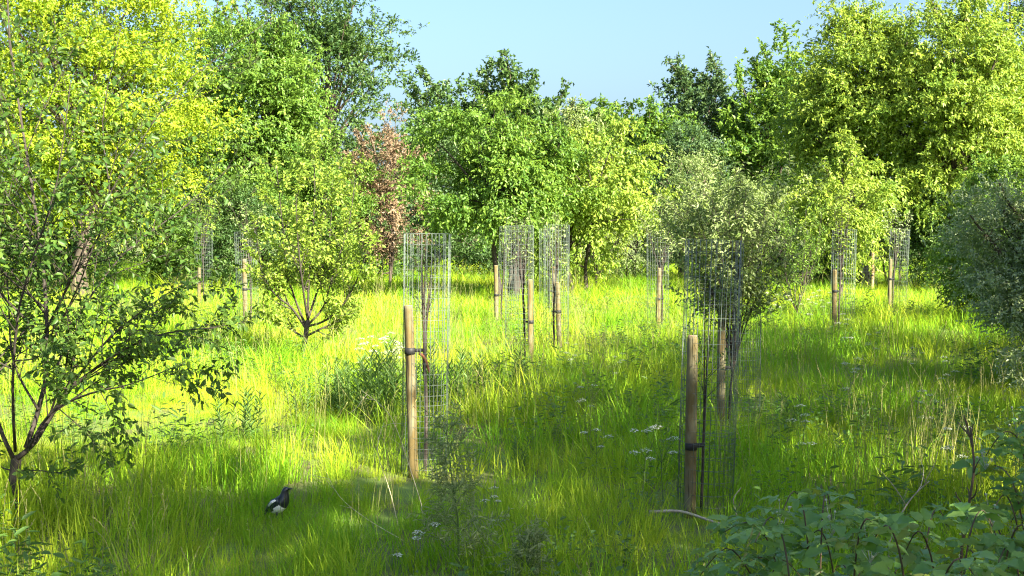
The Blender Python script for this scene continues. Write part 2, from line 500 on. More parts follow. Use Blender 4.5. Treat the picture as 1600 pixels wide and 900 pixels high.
def bg_tree(label, px, d, top, wpx, mat, name='broadleaf_tree', cat='tree', cb=0.9, **kw):
    return tree(name, label, cat, X(px, d), d, H(top, d), cb, wpx / 2 / FPX * d, mat, **kw)

# distant trees against the sky
bg_tree('dark rounded tree on the skyline left of the domed one', 722, 68, 112, 175, 'deep', seed=11, clumps=95, per=130, L=.26, W=.14, trunk_r=.2)
bg_tree('dark domed tree forming the highest point of the central skyline', 808, 66, 100, 120, 'deep', seed=12, clumps=80, per=130, L=.26, W=.14, trunk_r=.2)
bg_tree('feathery pale slender treetop sticking up at the centre skyline', 898, 58, 172, 110, 'sage', seed=13, clumps=60, per=70, L=.20, W=.07, trunk_r=.1, spikes=6, spread=.8)
bg_tree('low olive green tree right of the feathery treetop', 945, 62, 168, 120, 'mid', seed=14, clumps=70, per=110, L=.24, W=.12, trunk_r=.15)
bg_tree('rounded light green tree below the skyline, right of centre', 1012, 55, 165, 120, 'mid', seed=15, clumps=80, per=120, L=.22, W=.11, trunk_r=.15)
bg_tree('tall dark tree rising right of the open sky', 1098, 60, 108, 150, 'far', seed=16, clumps=130, per=150, L=.23, W=.12, trunk_r=.2)
bg_tree('deep green tree behind the yellow-green drooping tree', 1215, 56, 74, 170, 'mid', seed=17, clumps=130, per=150, L=.22, W=.11, trunk_r=.2)
bg_tree('tall dark tree at the top right corner', 1570, 47, -40, 190, 'deep', seed=18, clumps=110, per=150, L=.19, W=.10, trunk_r=.2)
bg_tree('tall airy tree with open dark green crown against the sky', 512, 46, -50, 240, 'deep', seed=19, clumps=165, per=170, L=.18, W=.09, trunk_r=.2, shape=.12, lobes=.35)
bg_tree('deep green low tree behind the copper bush', 668, 46, 178, 150, 'far', seed=20, clumps=80, per=140, L=.17, W=.085, trunk_r=.12)
# mid-distance trees
bg_tree('large golden green tree filling the upper left', 125, 30, -90, 400, 'gold', seed=21, clumps=215, per=290, L=.12, W=.065, trunk_r=.2, cb=1.2, ry=2.6, lobes=.25)
bg_tree('mid green tree with drooping sprays beside the golden tree', 412, 37, 22, 210, 'mid', seed=22, clumps=150, per=260, L=.15, W=.075, trunk_r=.18, droop=.55, cb=1.2, lobes=.35)
bg_tree('green tree between golden tree and drooping one, top poking up', 320, 41, 0, 150, 'mid', seed=23, clumps=90, per=180, L=.15, W=.08, trunk_r=.18, spikes=3)
bg_tree('copper brown bush standing in the middle distance', 602, 36, 190, 118, 'copper', name='copper_bush', cat='bush', seed=24, clumps=60, per=130, L=.11, W=.05, trunk_r=.07, cb=.7, stems=3, spikes=5, spread=.85)
bg_tree('broad yellow-green tree with drooping sprays at upper right', 1352, 36, 28, 330, 'lime', seed=25, clumps=170, per=250, L=.16, W=.07, trunk_r=.17, droop=.38, spikes=8, ry=2.2, lobes=.3, shape=.42, cb=2.3)
bg_tree('yellow-green drooping tree at the right edge', 1500, 34, 8, 290, 'lime', seed=26, clumps=170, per=250, L=.16, W=.07, trunk_r=.17, droop=.38, spikes=8, ry=2.2, lobes=.3, cb=2.3)
bg_tree('small fresh yellow-green tree on a thin stem, in front of the drooping trees', 1318, 29, 238, 125, 'lime', name='young_tree', seed=27, clumps=55, per=130, L=.13, W=.06, trunk_r=.05, droop=.5, cb=1.0)
bg_tree('medium green bushy tree in front of the tall dark one', 1065, 44, 205, 150, 'far', seed=28, clumps=90, per=170, L=.15, W=.075, trunk_r=.12)
bg_tree('pale grey-green willowy shrub beneath the bushy tree', 1120, 33, 262, 170, 'sage', name='willow_shrub', cat='shrub', seed=29, clumps=100, per=170, L=.10, W=.03, trunk_r=.07, stems=3, cb=.6)
bg_tree('pale willowy shrub at centre, behind the tree guards', 985, 40, 300, 110, 'sage', name='willow_shrub', cat='shrub', seed=30, clumps=70, per=130, L=.10, W=.035, trunk_r=.06, stems=3, cb=.5)
bg_tree('grey-green shrub in shade behind the two right tree guards', 1395, 38, 285, 150, 'sagedark', name='shrub', cat='shrub', seed=31, clumps=90, per=170, L=.10, W=.04, trunk_r=.07, stems=3, cb=.5)
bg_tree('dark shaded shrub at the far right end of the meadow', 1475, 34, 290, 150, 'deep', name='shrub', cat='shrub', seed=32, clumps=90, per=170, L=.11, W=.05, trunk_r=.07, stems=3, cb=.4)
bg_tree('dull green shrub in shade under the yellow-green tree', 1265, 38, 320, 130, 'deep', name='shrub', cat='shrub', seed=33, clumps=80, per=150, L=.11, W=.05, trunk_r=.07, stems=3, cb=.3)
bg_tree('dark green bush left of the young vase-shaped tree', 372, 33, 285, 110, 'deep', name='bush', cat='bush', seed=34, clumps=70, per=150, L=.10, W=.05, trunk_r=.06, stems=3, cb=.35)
bg_tree('olive bush below the golden green tree', 240, 36, 300, 150, 'mid', name='bush', cat='bush', seed=35, clumps=80, per=150, L=.11, W=.055, trunk_r=.06, stems=3, cb=.3)
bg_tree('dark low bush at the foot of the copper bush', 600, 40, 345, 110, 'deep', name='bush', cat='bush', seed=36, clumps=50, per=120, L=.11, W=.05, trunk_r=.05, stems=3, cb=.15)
bg_tree('fresh green shrub behind the young vase-shaped tree', 500, 35, 215, 140, 'mid', name='shrub', cat='shrub', seed=37, clumps=90, per=170, L=.12, W=.06, trunk_r=.07, stems=2, cb=.6, droop=.4)
bg_tree('low green bush behind the multi-stemmed tree', 760, 46, 335, 260, 'deep', name='bush', cat='bush', seed=38, clumps=90, per=130, L=.14, W=.07, trunk_r=.06, stems=3, cb=.2)
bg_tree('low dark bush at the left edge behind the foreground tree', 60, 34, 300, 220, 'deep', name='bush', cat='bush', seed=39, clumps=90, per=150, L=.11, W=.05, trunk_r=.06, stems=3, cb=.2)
# the multi-stemmed trees at the centre
bg_tree('multi-stemmed broad green tree at the centre of the meadow', 792, 30, 172, 225, 'mid', seed=41, clumps=90, per=230, L=.14, W=.07, trunk_r=.14, droop=.45, cb=1.8, stems=5, lobes=.5, bark='bark_dark')
bg_tree('yellower tree standing right of the multi-stemmed tree', 905, 32, 205, 200, 'lime', seed=42, clumps=80, per=210, L=.14, W=.07, trunk_r=.08, droop=.5, cb=1.1, stems=2, lobes=.5, bark='bark_dark')
# shrub at the right edge, nearer
bg_tree('large grey-green shrub in shade at the right edge', 1645, 13.2, 290, 265, 'sagedark', name='shrub', cat='shrub', seed=43, clumps=170, per=330, L=.055, W=.024, trunk_r=.06, stems=5, cb=.25, sprig=.22, spread=1.1, lobes=.6, spikes=8)
bg_tree('taller shaded shrub behind the grey-green shrub at the right edge', 1585, 22, 262, 210, 'mid', name='shrub', cat='shrub', seed=44, clumps=130, per=240, L=.09, W=.045, trunk_r=.07, stems=4, cb=.3, sprig=.35)
# belt of trees along the right side, outside the view: its shade lies over the near meadow
for i, (lat, back, h) in enumerate([(-4, -9.0, 7.6), (-1, -7.2, 8.4), (1.8, -6.0, 8.4), (4.4, -4.4, 8.0), (7.2, -2.3, 8.2), (10.2, -0.8, 8.2), (13.2, 1.0, 8.0), (16.5, 2.2, 7.2), (21, 3.0, 6.0)]):
    u = (-math.sin(SUN_AZ), -math.cos(SUN_AZ)); x = u[0] * back + u[1] * lat; y = u[1] * back - u[0] * lat
    o = tree('broadleaf_tree', 'tall tree of the belt beside the meadow, beyond the right edge', 'tree', x, y, 9.0, 0.6, 2.1, 'mid', seed=50, clumps=92 if lat < 7 else 68, per=108 if lat < 7 else 78, L=.2, W=.11, trunk_r=.16, group='tree belt beyond the right edge', share='belt dense' if lat < 7 else 'belt')
    o.rotation_euler.z = i * 1.3; o.scale = (1, 1, h / 9.0)

# ------------------------------------------------------------------ finely branched young trees
class Grower:
    def __init__(self, seed):
        self.rng = np.random.default_rng(seed); self.mb = MB(); self.c = []; self.d = []; self.lv = 0
    def leaves_on(self, pts, gap, t0=0.15, whorl=1):
        rng = self.rng
        seg = np.linalg.norm(np.diff(pts, axis=0), axis=1); s = np.concatenate([[0], np.cumsum(seg)])
        n = max(1, int(s[-1] * (1 - t0) / gap))
        for i in range(n):
            q = s[-1] * (t0 + (1 - t0) * (i + rng.uniform(.2, .9)) / n)
            k = min(np.searchsorted(s, q) - 1, len(pts) - 2); k = max(k, 0)
            t = nrm(pts[k + 1] - pts[k]); p = pts[k] + t * (q - s[k])
            for w in range(whorl):
                sd = nrm(np.cross(t, rng.normal(0, 1, 3)))
                self.c.append(p); self.d.append(nrm(t * rng.uniform(.35, .9) + sd))
    def branch(self, pts, r0, r1, level, maxlevel, gap, kids, ratio, up, angle=(30, 60), sides=6, t_from=.2, wob=.12, minlen=.08, leafy_from=None):
        rng = self.rng
        r = np.linspace(r0, r1, len(pts))
        self.mb.tube(pts, r, sides - 1 if level < 2 else 3, cap=level < 2)
        L = np.linalg.norm(np.diff(pts, axis=0), axis=1).sum()
        lf = maxlevel - 1 if leafy_from is None else leafy_from
        if gap and level >= lf: self.leaves_on(pts, gap, .1 if level == maxlevel else .45)
        if level >= maxlevel: return
        nk = max(1, int(round(kids * (0.6 + L * 0.5)))) if level else kids
        for i in range(nk):
            t = t_from + (1 - t_from) * (i + rng.uniform(.1, .9)) / nk
            k = min(int(t * (len(pts) - 1)), len(pts) - 2); fr = t * (len(pts) - 1) - k
            p = pts[k] * (1 - fr) + pts[k + 1] * fr; tg = nrm(pts[k + 1] - pts[k])
            sd = nrm(np.cross(tg, rng.normal(0, 1, 3))); a = math.radians(rng.uniform(*angle))
            d = tg * math.cos(a) + sd * math.sin(a)
            l = max(minlen, L * ratio * (1.15 - .7 * t) * rng.uniform(.7, 1.25))
            rr = (r0 + (r1 - r0) * t) * .6
            self.branch(wander(rng, p, d, l, 4 if level + 1 < maxlevel else 3, wob, up), max(rr, .0012), max(rr * .25, .0008), level + 1, maxlevel, gap, kids, ratio, up, angle, sides, t_from, wob, minlen, leafy_from)
    def finish(self, name, label, cat, base, mat, L, W, bark='bark', group=None, full=True, droop=.25, tint=(.1, .8), centre=None):
        rng = self.rng
        root = empty(name, tuple(base), label, cat, group)
        part('trunk', self.mb.build('trunk', M[bark]), root)
        if self.c:
            c = np.array(self.c); d = np.array(self.d); N = len(c)
            d = nrm(d + rng.normal(0, .25, d.shape) + np.array((0, 0, -droop)))
            n = nrm(rng.normal(0, .5, (N, 3)) + np.array((0, 0, .9)))
            s = rng.uniform(.6, 1.2, N)
            v, f, k = leaf_arrays(c, d, n, L * s, W * s, full=full)
            tn = np.clip(rng.uniform(tint[0], tint[1], N), 0, 1)
            part('crown', mesh_arrays('crown', v, f, M[mat], np.repeat(tn, k)), root, kind='stuff')
        return root

def spline(pts, n=14):
    pts = np.asarray(pts, float); k = len(pts)
    out = []
    for i in range(k - 1):
        p0 = pts[max(i - 1, 0)]; p1 = pts[i]; p2 = pts[i + 1]; p3 = pts[min(i + 2, k - 1)]
        m = max(2, n // (k - 1))
        for t in np.arange(m) / m:
            out.append(.5 * ((2 * p1) + (-p0 + p2) * t + (2 * p0 - 5 * p1 + 4 * p2 - p3) * t * t + (-p0 + 3 * p1 - 3 * p2 + p3) * t ** 3))
    out.append(pts[-1])
    return np.array(out)

# the tree at the left edge, in front
def foreground_tree():
    g = Grower(101); d0 = 7.35
    base = P(30, 838, d0); base[2] = float(gz(base[0], base[1])) - .05
    def limb(pxs, r0, r1, **kw):
        r0 *= .68
        pts = spline([P(a, b, d0 + e) for a, b, e in pxs], 14)
        a = dict(level=1, maxlevel=3, gap=.0165, kids=11, ratio=.40, up=.05, angle=(28, 62), wob=.10, minlen=.10)
        a.update(kw)
        g.branch(pts, r0, r1, **a)
    trunk = spline([base, P(22, 770, d0), P(26, 712, d0 + .02)], 8)
    g.mb.tube(trunk, np.linspace(.038, .029, len(trunk)), 10)
    limb([(26, 716, .0), (55, 690, .05), (95, 625, .1), (130, 590, .1), (195, 545, .05), (262, 520, -.1), (338, 512, -.25)], .026, .003)
    limb([(45, 700, .0), (80, 645, -.05), (140, 615, -.25), (205, 600, -.45), (290, 566, -.7)], .015, .002, kids=9)
    limb([(40, 700, .02), (70, 600, .12), (72, 480, .2), (60, 360, .3), (38, 220, .45), (15, 60, .6), (10, -60, .7)], .024, .004, kids=9, gap=.036)
    limb([(72, 560, .1), (95, 470, .0), (130, 390, -.15), (200, 250, -.2), (300, 120, -.1), (440, 20, .1)], .008, .0015, kids=8, gap=.04, ratio=.3)
    limb([(80, 600, .1), (120, 500, .35), (190, 400, .6), (280, 330, .8), (360, 260, .95)], .013, .002, kids=9, gap=.04)
    limb([(70, 520, .1), (110, 440, .0), (170, 330, -.1), (160, 190, -.2), (190, 40, -.3)], .012, .002, kids=9, gap=.04)
    limb([(100, 620, .1), (160, 540, .3), (230, 480, .4), (312, 428, .5)], .013, .002)
    limb([(20, 715, 0), (-10, 640, .0), (-25, 520, .2), (-45, 400, .3), (-60, 240, .3), (-60, 60, .4)], .020, .003, kids=10)
    limb([(24, 705, 0), (20, 600, -.3), (30, 480, -.5), (60, 380, -.6), (90, 280, -.75), (110, 130, -.8)], .015, .002, kids=9)
    limb([(0, 690, 0), (-60, 600, -.2), (-120, 540, -.3), (-190, 470, -.5)], .014, .002)
    limb([(-5, 660, 0), (-40, 560, .4), (-100, 420, .8), (-150, 250, .9)], .014, .002)
    limb([(30, 735, 0), (60, 735, -.1), (95, 738, -.2), (130, 722, -.3)], .007, .0015, maxlevel=2, kids=8)
    limb([(22, 735, 0), (0, 728, .1), (-30, 690, .1), (-80, 680, .1)], .008, .0015, maxlevel=2, kids=8)
    limb([(60, 640, .05), (20, 560, .3), (10, 430, .5), (-20, 300, .7)], .013, .002, kids=9)
    return g.finish('young_tree', 'young fruit tree with dark forked trunk at the left edge, in front', 'tree', base, 'apple', .045, .024, bark='bark_dark', tint=(.0, .6))
foreground_tree()

def vase_tree():
    g = Grower(102); d0 = D(566); base = P(473, 566, d0); base[2] = float(gz(base[0], d0)) - .05
    tr = spline([base, P(475, 545, d0), P(481, 500, d0)], 6)
    g.mb.tube(tr, np.linspace(.04, .03, len(tr)), 8)
    for a in [[(481, 502, 0), (482, 450, 0), (487, 380, .0), (492, 300, .05), (489, 226, .05)],
              [(479, 512, 0), (462, 470, .1), (448, 420, .2), (440, 340, .3), (432, 262, .3)],
              [(480, 508, 0), (505, 480, .1), (520, 430, .2), (545, 350, .3), (556, 270, .3)],
              [(479, 515, 0), (455, 480, -.1), (430, 460, -.2), (408, 420, -.3), (400, 350, -.4)],
              [(480, 510, 0), (510, 500, -.1), (540, 470, -.3), (565, 420, -.4), (578, 370, -.5)],
              [(481, 500, 0), (472, 440, -.3), (465, 370, -.5), (462, 290, -.6)],
              [(481, 500, 0), (500, 440, .4), (515, 370, .6), (520, 280, .7)],
              [(478, 530, 0), (455, 515, .1), (430, 500, .0), (415, 488, -.1)],
              [(479, 525, 0), (505, 512, 0), (530, 500, .1), (550, 478, .1)]]:
        pts = spline([P(x, y, d0 + e) for x, y, e in a], 12)
        g.branch(pts, .018, .003, 1, 3, .021, 12, .30, .06, (25, 60), wob=.1, minlen=.12)
    return g.finish('young_tree', 'young vase-shaped tree in sunshine between left tree guards and copper bush', 'tree', base, 'lime', .06, .033, bark='bark_dark', tint=(.05, .8), full=False)
vase_tree()

def small_tree(label, stem_px, base_py, crown, mat, L, W, seed, gap=.03, name='young_tree', cat='tree', bark='bark_dark', nl=9, group=None, r=.022, kids=9, maxlevel=3, depth=.5, full=False, ratio=.32):
    """crown = (left, right, top, bottom) in the photograph; limbs fan from the stem through it"""
    g = Grower(seed); rng = g.rng; d0 = D(base_py); base = P(stem_px, base_py, d0); base[2] = float(gz(base[0], d0)) - .05
    l, rr, t, b = crown; s = d0 / FPX
    fork = P(stem_px + (((l + rr) / 2) - stem_px) * .3, b + (base_py - b) * .25, d0)
    tr = spline([base, (base + fork) / 2 + rng.normal(0, .01, 3), fork], 6)
    g.mb.tube(tr, np.linspace(r, r * .75, len(tr)), 7)
    for i in range(nl):
        a = 2 * math.pi * (i + rng.uniform(0, .6)) / nl; ex = math.cos(a); ey = math.sin(a)
        cx = (l + rr) / 2; w = (rr - l) / 2 * rng.uniform(.6, 1.0)
        top = t + (b - t) * rng.uniform(0.0, .28) * (1 + ex * ex)
        end = P(cx + ex * w, top, d0 + ey * w * s * depth * 2)
        mid = P(cx + ex * w * .75, (b + top) / 2 + rng.uniform(-.1, .15) * (b - t), d0 + ey * w * s * depth * 1.6)
        g.branch(spline([fork + (base - fork) * rng.uniform(0, .25), mid, end], 10), r * .5, r * .1, 1, maxlevel, gap, kids, ratio, .05, (25, 60), wob=.12, minlen=.1)
    return g.finish(name, label, cat, base, mat, L, W, bark=bark, full=full, group=group)

small_tree('grey-green leaning young tree with forked stem right of the near guards', 1246, 505, (1192, 1290, 325, 475), 'mid', .055, .024, 103)
small_tree('thin dark-stemmed young tree under the right side of the yellower tree', 930, 452, (885, 985, 250, 425), 'lime', .11, .05, 104, gap=.05, r=.04)

# ------------------------------------------------------------------ stakes, wire guards and saplings
def wire_ring(R, r, sides=22, k=4):
    a = np.arange(sides) * 2 * math.pi / sides
    v = []; f = []
    for i in range(sides):
        for j in range(k):
            b = j * 2 * math.pi / k + math.pi / 4
            v.append((math.cos(a[i]) * (R + r * math.cos(b)), math.sin(a[i]) * (R + r * math.cos(b)), r * math.sin(b)))
    for i in range(sides):
        i2 = (i + 1) % sides
        for j in range(k):
            j2 = (j + 1) % k
            f.append((i * k + j, i2 * k + j, i2 * k + j2, i * k + j2))
    return v, f

RNG = np.random.default_rng(5)
SITES = [  # key, guard px, width px, guard top, stake px, stake top, base py, tie py, where
    ('near', 1104, 85, 370, 1081, 525, 812, 697, 'nearest of all, beside the fallen dead branch'),
    ('second', 1157, 62, 372, 1129, 485, 688, 575, 'just behind the nearest one, holding a grey-green sapling'),
    ('mid', 661, 67, 361, 645, 478, 748, 548, 'left of centre, round a nearly bare sapling'),
    ('trio', 812, 46, 350, 830, 437, 576, 503, 'foremost of the central cluster, before the multi-stemmed tree'),
    ('trior', 869, 38, 349, 875, 441, 553, 487, 'rightmost of the central cluster'),
    ('triol', 790, 34, 352, 776, 415, 512, 461, 'leftmost of the central cluster, farther back'),
    ('triob', 858, 28, 356, 865, 417, 497, 455, 'rearmost of the central cluster, half hidden'),
    ('lone', 1029, 34, 362, 1028, 419, 520, 467, 'standing alone left of the near pair'),
    ('right', 1317, 36, 356, 1306, 422, 527, 455, 'foremost of the three at the right'),
    ('rightb', 1360, 25, 352, 1364, 392, 458, 430, 'rearmost of the three at the right, sunlit'),
    ('rightc', 1402, 27, 356, 1392, 405, 487, 436, 'rightmost of the three at the right'),
    ('left', 388, 33, 360, 382, 405, 521, 452, 'beside the young vase-shaped tree, at left'),
    ('leftb', 316, 36, 348, 310, 412, 480, 440, 'leftmost, beneath the golden tree'),
]
def guard(key, px, w, top, spx, stop, bpy_, tie, where):
    d = D(bpy_); x = X(px, d + .1); y = d + .1; z0 = float(gz(x, y))
    R = min(max(w / 2 / FPX * d, .155), .185); ht = H(top, d) - z0
    near = d < 13
    wr = .0013 if near else .0014
    root = empty('tree_guard', (x, y, z0 - .02), 'galvanised wire mesh cylinder guard ' + where, 'tree guard', 'wire tree guards')
    # a slight lean and a pinched, not quite round, section as rolled mesh has
    root.rotation_euler = (RNG.normal(0, .02), RNG.normal(0, .02), RNG.uniform(0, 6))
    root.scale = (1 + RNG.normal(0, .06), 1 + RNG.normal(0, .06), 1)
    nv = 32 if near else 26; step = .075
    nr = int(ht / step) + 1; step = ht / (nr - 1)
    v, f = wire_ring(R, wr)
    if near:
        mb = MB(); mb.add(v, f); rm = mb.build('ring_wire', M['wire'])
        um = MB(); um.tube([(0, 0, 0), (0, 0, ht / 2), (0, 0, ht)], wr, 4); um = um.build('upright_wire', M['wire'])
        for i in range(nr):
            o = part('ring_wire', rm, root, world_coords=False); o.location = (0, 0, i * step + RNG.normal(0, .002))
            o.rotation_euler = (RNG.normal(0, .006), RNG.normal(0, .006), 0)
        for i in range(nv):
            a = i * 2 * math.pi / nv
            o = part('upright_wire', um, root, world_coords=False)
            o.location = ((R + 2 * wr) * math.cos(a), (R + 2 * wr) * math.sin(a), 0)
            o.rotation_euler = (RNG.normal(0, .003), RNG.normal(0, .003), 0)
    else:
        mb = MB()
        for i in range(nr): mb.add([(a, b, c + i * step) for a, b, c in v], f)
        part('ring_wires', mb.build('ring_wires', M['wire']), root, kind='stuff', world_coords=False)
        mb = MB()
        for i in range(nv):
            a = i * 2 * math.pi / nv; q = (R + 2 * wr)
            mb.tube([(q * math.cos(a), q * math.sin(a), 0), (q * math.cos(a), q * math.sin(a), ht)], wr, 4)
        part('upright_wires', mb.build('upright_wires', M['wire']), root, kind='stuff', world_coords=False)
    # stake: round tapered-top pole, worn, with a rubber tie and its spacer towards the sapling
    sx = X(spx, d); sz = float(gz(sx, d)); sh = H(stop, d) - sz
    st = empty('tree_stake', (sx, d, sz - .05), 'round wooden stake with black tie, ' + where.replace(', round a nearly bare sapling', ', by a nearly bare sapling').replace(', holding a grey-green sapling', ', by a grey-green sapling'), 'stake', 'round tree stakes')
    mb = MB(); r = .034 if d < 20 else .038
    lean = np.array((RNG.normal(0, .012) + (-.02 if key == 'mid' else 0), RNG.normal(0, .01)))
    zs = np.concatenate([np.linspace(0, .96, 13), [.985, 1.0]]) * (sh + .05)
    bow = RNG.normal(0, .006, 2)
    cx = np.stack([lean[0] * zs + bow[0] * np.sin(zs * 2.2), lean[1] * zs + bow[1] * np.sin(zs * 2.2), zs], 1)
    rad = r * (1.05 - .07 * zs / zs[-1]) * RNG.uniform(.965, 1.035, 15); rad[-2:] = r * np.array((.95, .86))
    mb.tube(cx, rad, 14)
    mat = M['stake_sunlit'] if key in ('rightb',) else M['stake']
    po = part('pole', mb.build('pole', mat, True), st, world_coords=False)
    cap = MB(); cap.tube([(0, 0, 0), (0, 0, .004)], [r * .84, r * .80], 14)
    co = part('sawn_top', cap.build('sawn_top', M['stake_end'], False), st, world_coords=False); co.location = cx[-1]
    th = H(tie, d) - sz + .05; tx = lean * th
    tm = MB(); tm.tube([(0, 0, -.022), (0, 0, -.02), (0, 0, .02), (0, 0, .022)], [r * 1.02, r * 1.12, r * 1.12, r * 1.02], 16)
    to = part('tie', tm.build('tie', M['rubber']), st, world_coords=False); to.location = (tx[0], tx[1], th)
    sgn = 1 if px >= spx else -1
    bk = MB(); bk.tube([(sgn * r * .9, .02, 0), (sgn * (r + .05), .05, 0)], .014, 6)
    bo = part('buckle', bk.build('buckle', M['rubber']), to, world_coords=False)
    return d, sgn, sx, x, y
INFO = {s[0]: guard(*s) for s in SITES}

def sapling(key, label, top, spreadpx, mat, L, W, seed, gap, bark='bark_dark', forks=6, low=.35, kids=6, r=.016, maxlevel=3, full=True, up=.10, ratio=.3, dx=0.0):
    s = [q for q in SITES if q[0] == key][0]
    d, sgn, sx, x, y = INFO[key]
    g = Grower(seed); rng = g.rng
    bx = sx + sgn * .075; by = d + .06; base = np.array((bx, by, float(gz(bx, by)) - .04))
    gc = np.array((x, y)); h = H(top, d)
    topp = np.array((x + dx, y, h)); hs = h * low
    tr = spline([base, np.array((bx + sgn * .01, by, hs * .6)), np.array((bx + (x - bx) * .5, by, hs))], 8)
    g.mb.tube(tr, np.linspace(r, r * .8, len(tr)), 7)
    for i in range(forks):
        a = rng.uniform(0, 6.3); q = spreadpx / 2 / FPX * d * rng.uniform(.35, 1.0)
        if i == 0: q *= .2
        e = topp + np.array((math.cos(a) * q, math.sin(a) * q, -rng.uniform(0, .3) * (h - hs) * (i > 0)))
        m = (tr[-1] + e) / 2 + np.array((math.cos(a) * q * -.1, math.sin(a) * q * -.1, 0))
        g.branch(spline([tr[-1 - (i % 3)], m, e], 9), r * .6, r * .1, 1, maxlevel, gap, kids, ratio, up, (20, 50), wob=.1, minlen=.08)
    return g, g.finish('sapling', label, 'sapling', base, mat, L, W, bark=bark, full=full, group='planted saplings')

g, o = sapling('mid', 'nearly bare sapling with few leaves in the guard left of centre', 372, 60, 'apple', .03, .018, 201, .30, forks=5, low=.50, r=.015, kids=5)
stub = MB(); dd = INFO['mid'][0]
stub.tube(spline([P(655, 552, dd + .06), P(664, 560, dd + .05), P(671, 582, dd + .05)], 6), [.012, .012, .011, .011, .01, .009, .008][:len(spline([P(655, 552, dd), P(664, 560, dd), P(671, 582, dd)], 6))], 7)
so = part('broken_branch', stub.build('broken_branch', plain_mat('torn_bark', (.20, .08, .04), (.34, .15, .08), 30, .8)), o)
so['label'] = 'reddish broken side branch'
sapling('near', 'slim sapling with small dark leaves in the nearest guard', 430, 40, 'apple', .035, .018, 202, .045, forks=3, low=.35, r=.010, kids=6)
sapling('second', 'bushy grey-green sapling overflowing the second nearest guard', 280, 225, 'sage', .052, .019, 203, .024, forks=20, low=.30, r=.011, kids=10, dx=-.13, full=False, up=.06, ratio=.36)
sapling('trio', 'many-branched sparse sapling in the foremost guard of the central cluster', 340, 60, 'sage', .05, .02, 204, .075, forks=9, low=.55, kids=6, full=False)
sapling('trior', 'slender pale-leaved sapling in the rightmost guard of the central cluster', 340, 46, 'sage', .06, .026, 205, .06, forks=6, low=.5, kids=6, full=False)
sapling('triol', 'thin sapling in the leftmost guard of the central cluster', 345, 40, 'lime', .06, .03, 206, .08, forks=5, low=.45, kids=5, full=False)
sapling('triob', 'thin sapling in the rearmost guard of the central cluster', 345, 36, 'sage', .06, .03, 207, .10, forks=4, low=.45, kids=5, full=False)
sapling('lone', 'pale-leaved bushy sapling in the lone guard left of the near pair', 325, 90, 'sage', .06, .024, 208, .04, forks=9, low=.5, kids=8, full=False)
sapling('right', 'leafy sapling with yellow-green leaves in the foremost right guard', 300, 60, 'lime', .08, .035, 209, .06, forks=6, low=.45, kids=7, full=False)
sapling('rightb', 'sunlit pale sapling in the rearmost right guard', 355, 28, 'sage', .08, .035, 210, .06, forks=4, low=.5, kids=6, full=False)
sapling('rightc', 'grey-green sapling in the rightmost guard', 330, 50, 'sagedark', .07, .03, 211, .05, forks=6, low=.5, kids=7, full=False)
sapling('left', 'pale sapling in the guard beside the vase-shaped tree', 320, 60, 'sage', .065, .028, 212, .05, forks=7, low=.55, kids=7, full=False)
sapling('leftb', 'light green sapling in the leftmost guard', 310, 70, 'lime', .07, .032, 213, .05, forks=7, low=.5, kids=7, full=False)

# ------------------------------------------------------------------ meadow grass
def blade_set(rng, n, R, h, hvar, w, bend, name, mat, seg=4, upright=.38, straw=False):
    """n blades in a tuft of radius R"""
    a = rng.uniform(0, 2 * math.pi, n); rr = R * np.sqrt(rng.uniform(0, 1, n))
    base = np.stack([np.cos(a) * rr, np.sin(a) * rr, np.full(n, -.03)], 1)
    hh = h * rng.uniform(1 - hvar, 1 + hvar * .5, n)
    az = a + rng.normal(0, 1.0, n); tilt = np.abs(rng.normal(0, upright, n)); bd = np.abs(rng.normal(bend, bend * .6, n))
    out = np.stack([np.cos(az), np.sin(az), np.zeros(n)], 1); side = np.stack([-np.sin(az), np.cos(az), np.zeros(n)], 1)
    tw = rng.uniform(-.9, .9, n)[:, None]; side = nrm(side + out * tw)
    ww = w * rng.uniform(.6, 1.25, n)
    V = []; p = base.copy(); ang = tilt.copy()
    for s in range(seg):
        wd = (ww * (1 - (s / seg) ** 1.6))[:, None] * .5
        V += [p - side * wd, p + side * wd]
        st = (hh / seg)[:, None]
        p = p + (out * np.sin(ang)[:, None] + np.array((0, 0, 1.0)) * np.cos(ang)[:, None]) * st
        ang = ang + bd * (0.25 + s / seg)
    V.append(p)
    V = np.stack(V, 1); k = 2 * seg + 1
    v = V.reshape(-1, 3); b = np.arange(n)[:, None] * k
    faces = []
    for s in range(seg - 1):
        faces.append(b + np.array([[2 * s, 2 * s + 1, 2 * s + 3]])); faces.append(b + np.array([[2 * s, 2 * s + 3, 2 * s + 2]]))
    faces.append(b + np.array([[2 * seg - 2, 2 * seg - 1, 2 * seg]]))
    tint = np.repeat(np.clip(rng.beta(1.6, 3.2, n) + straw * .6, 0, 1.4), k)
    return mesh_arrays(name, v, np.concatenate(faces, 0), mat, tint)

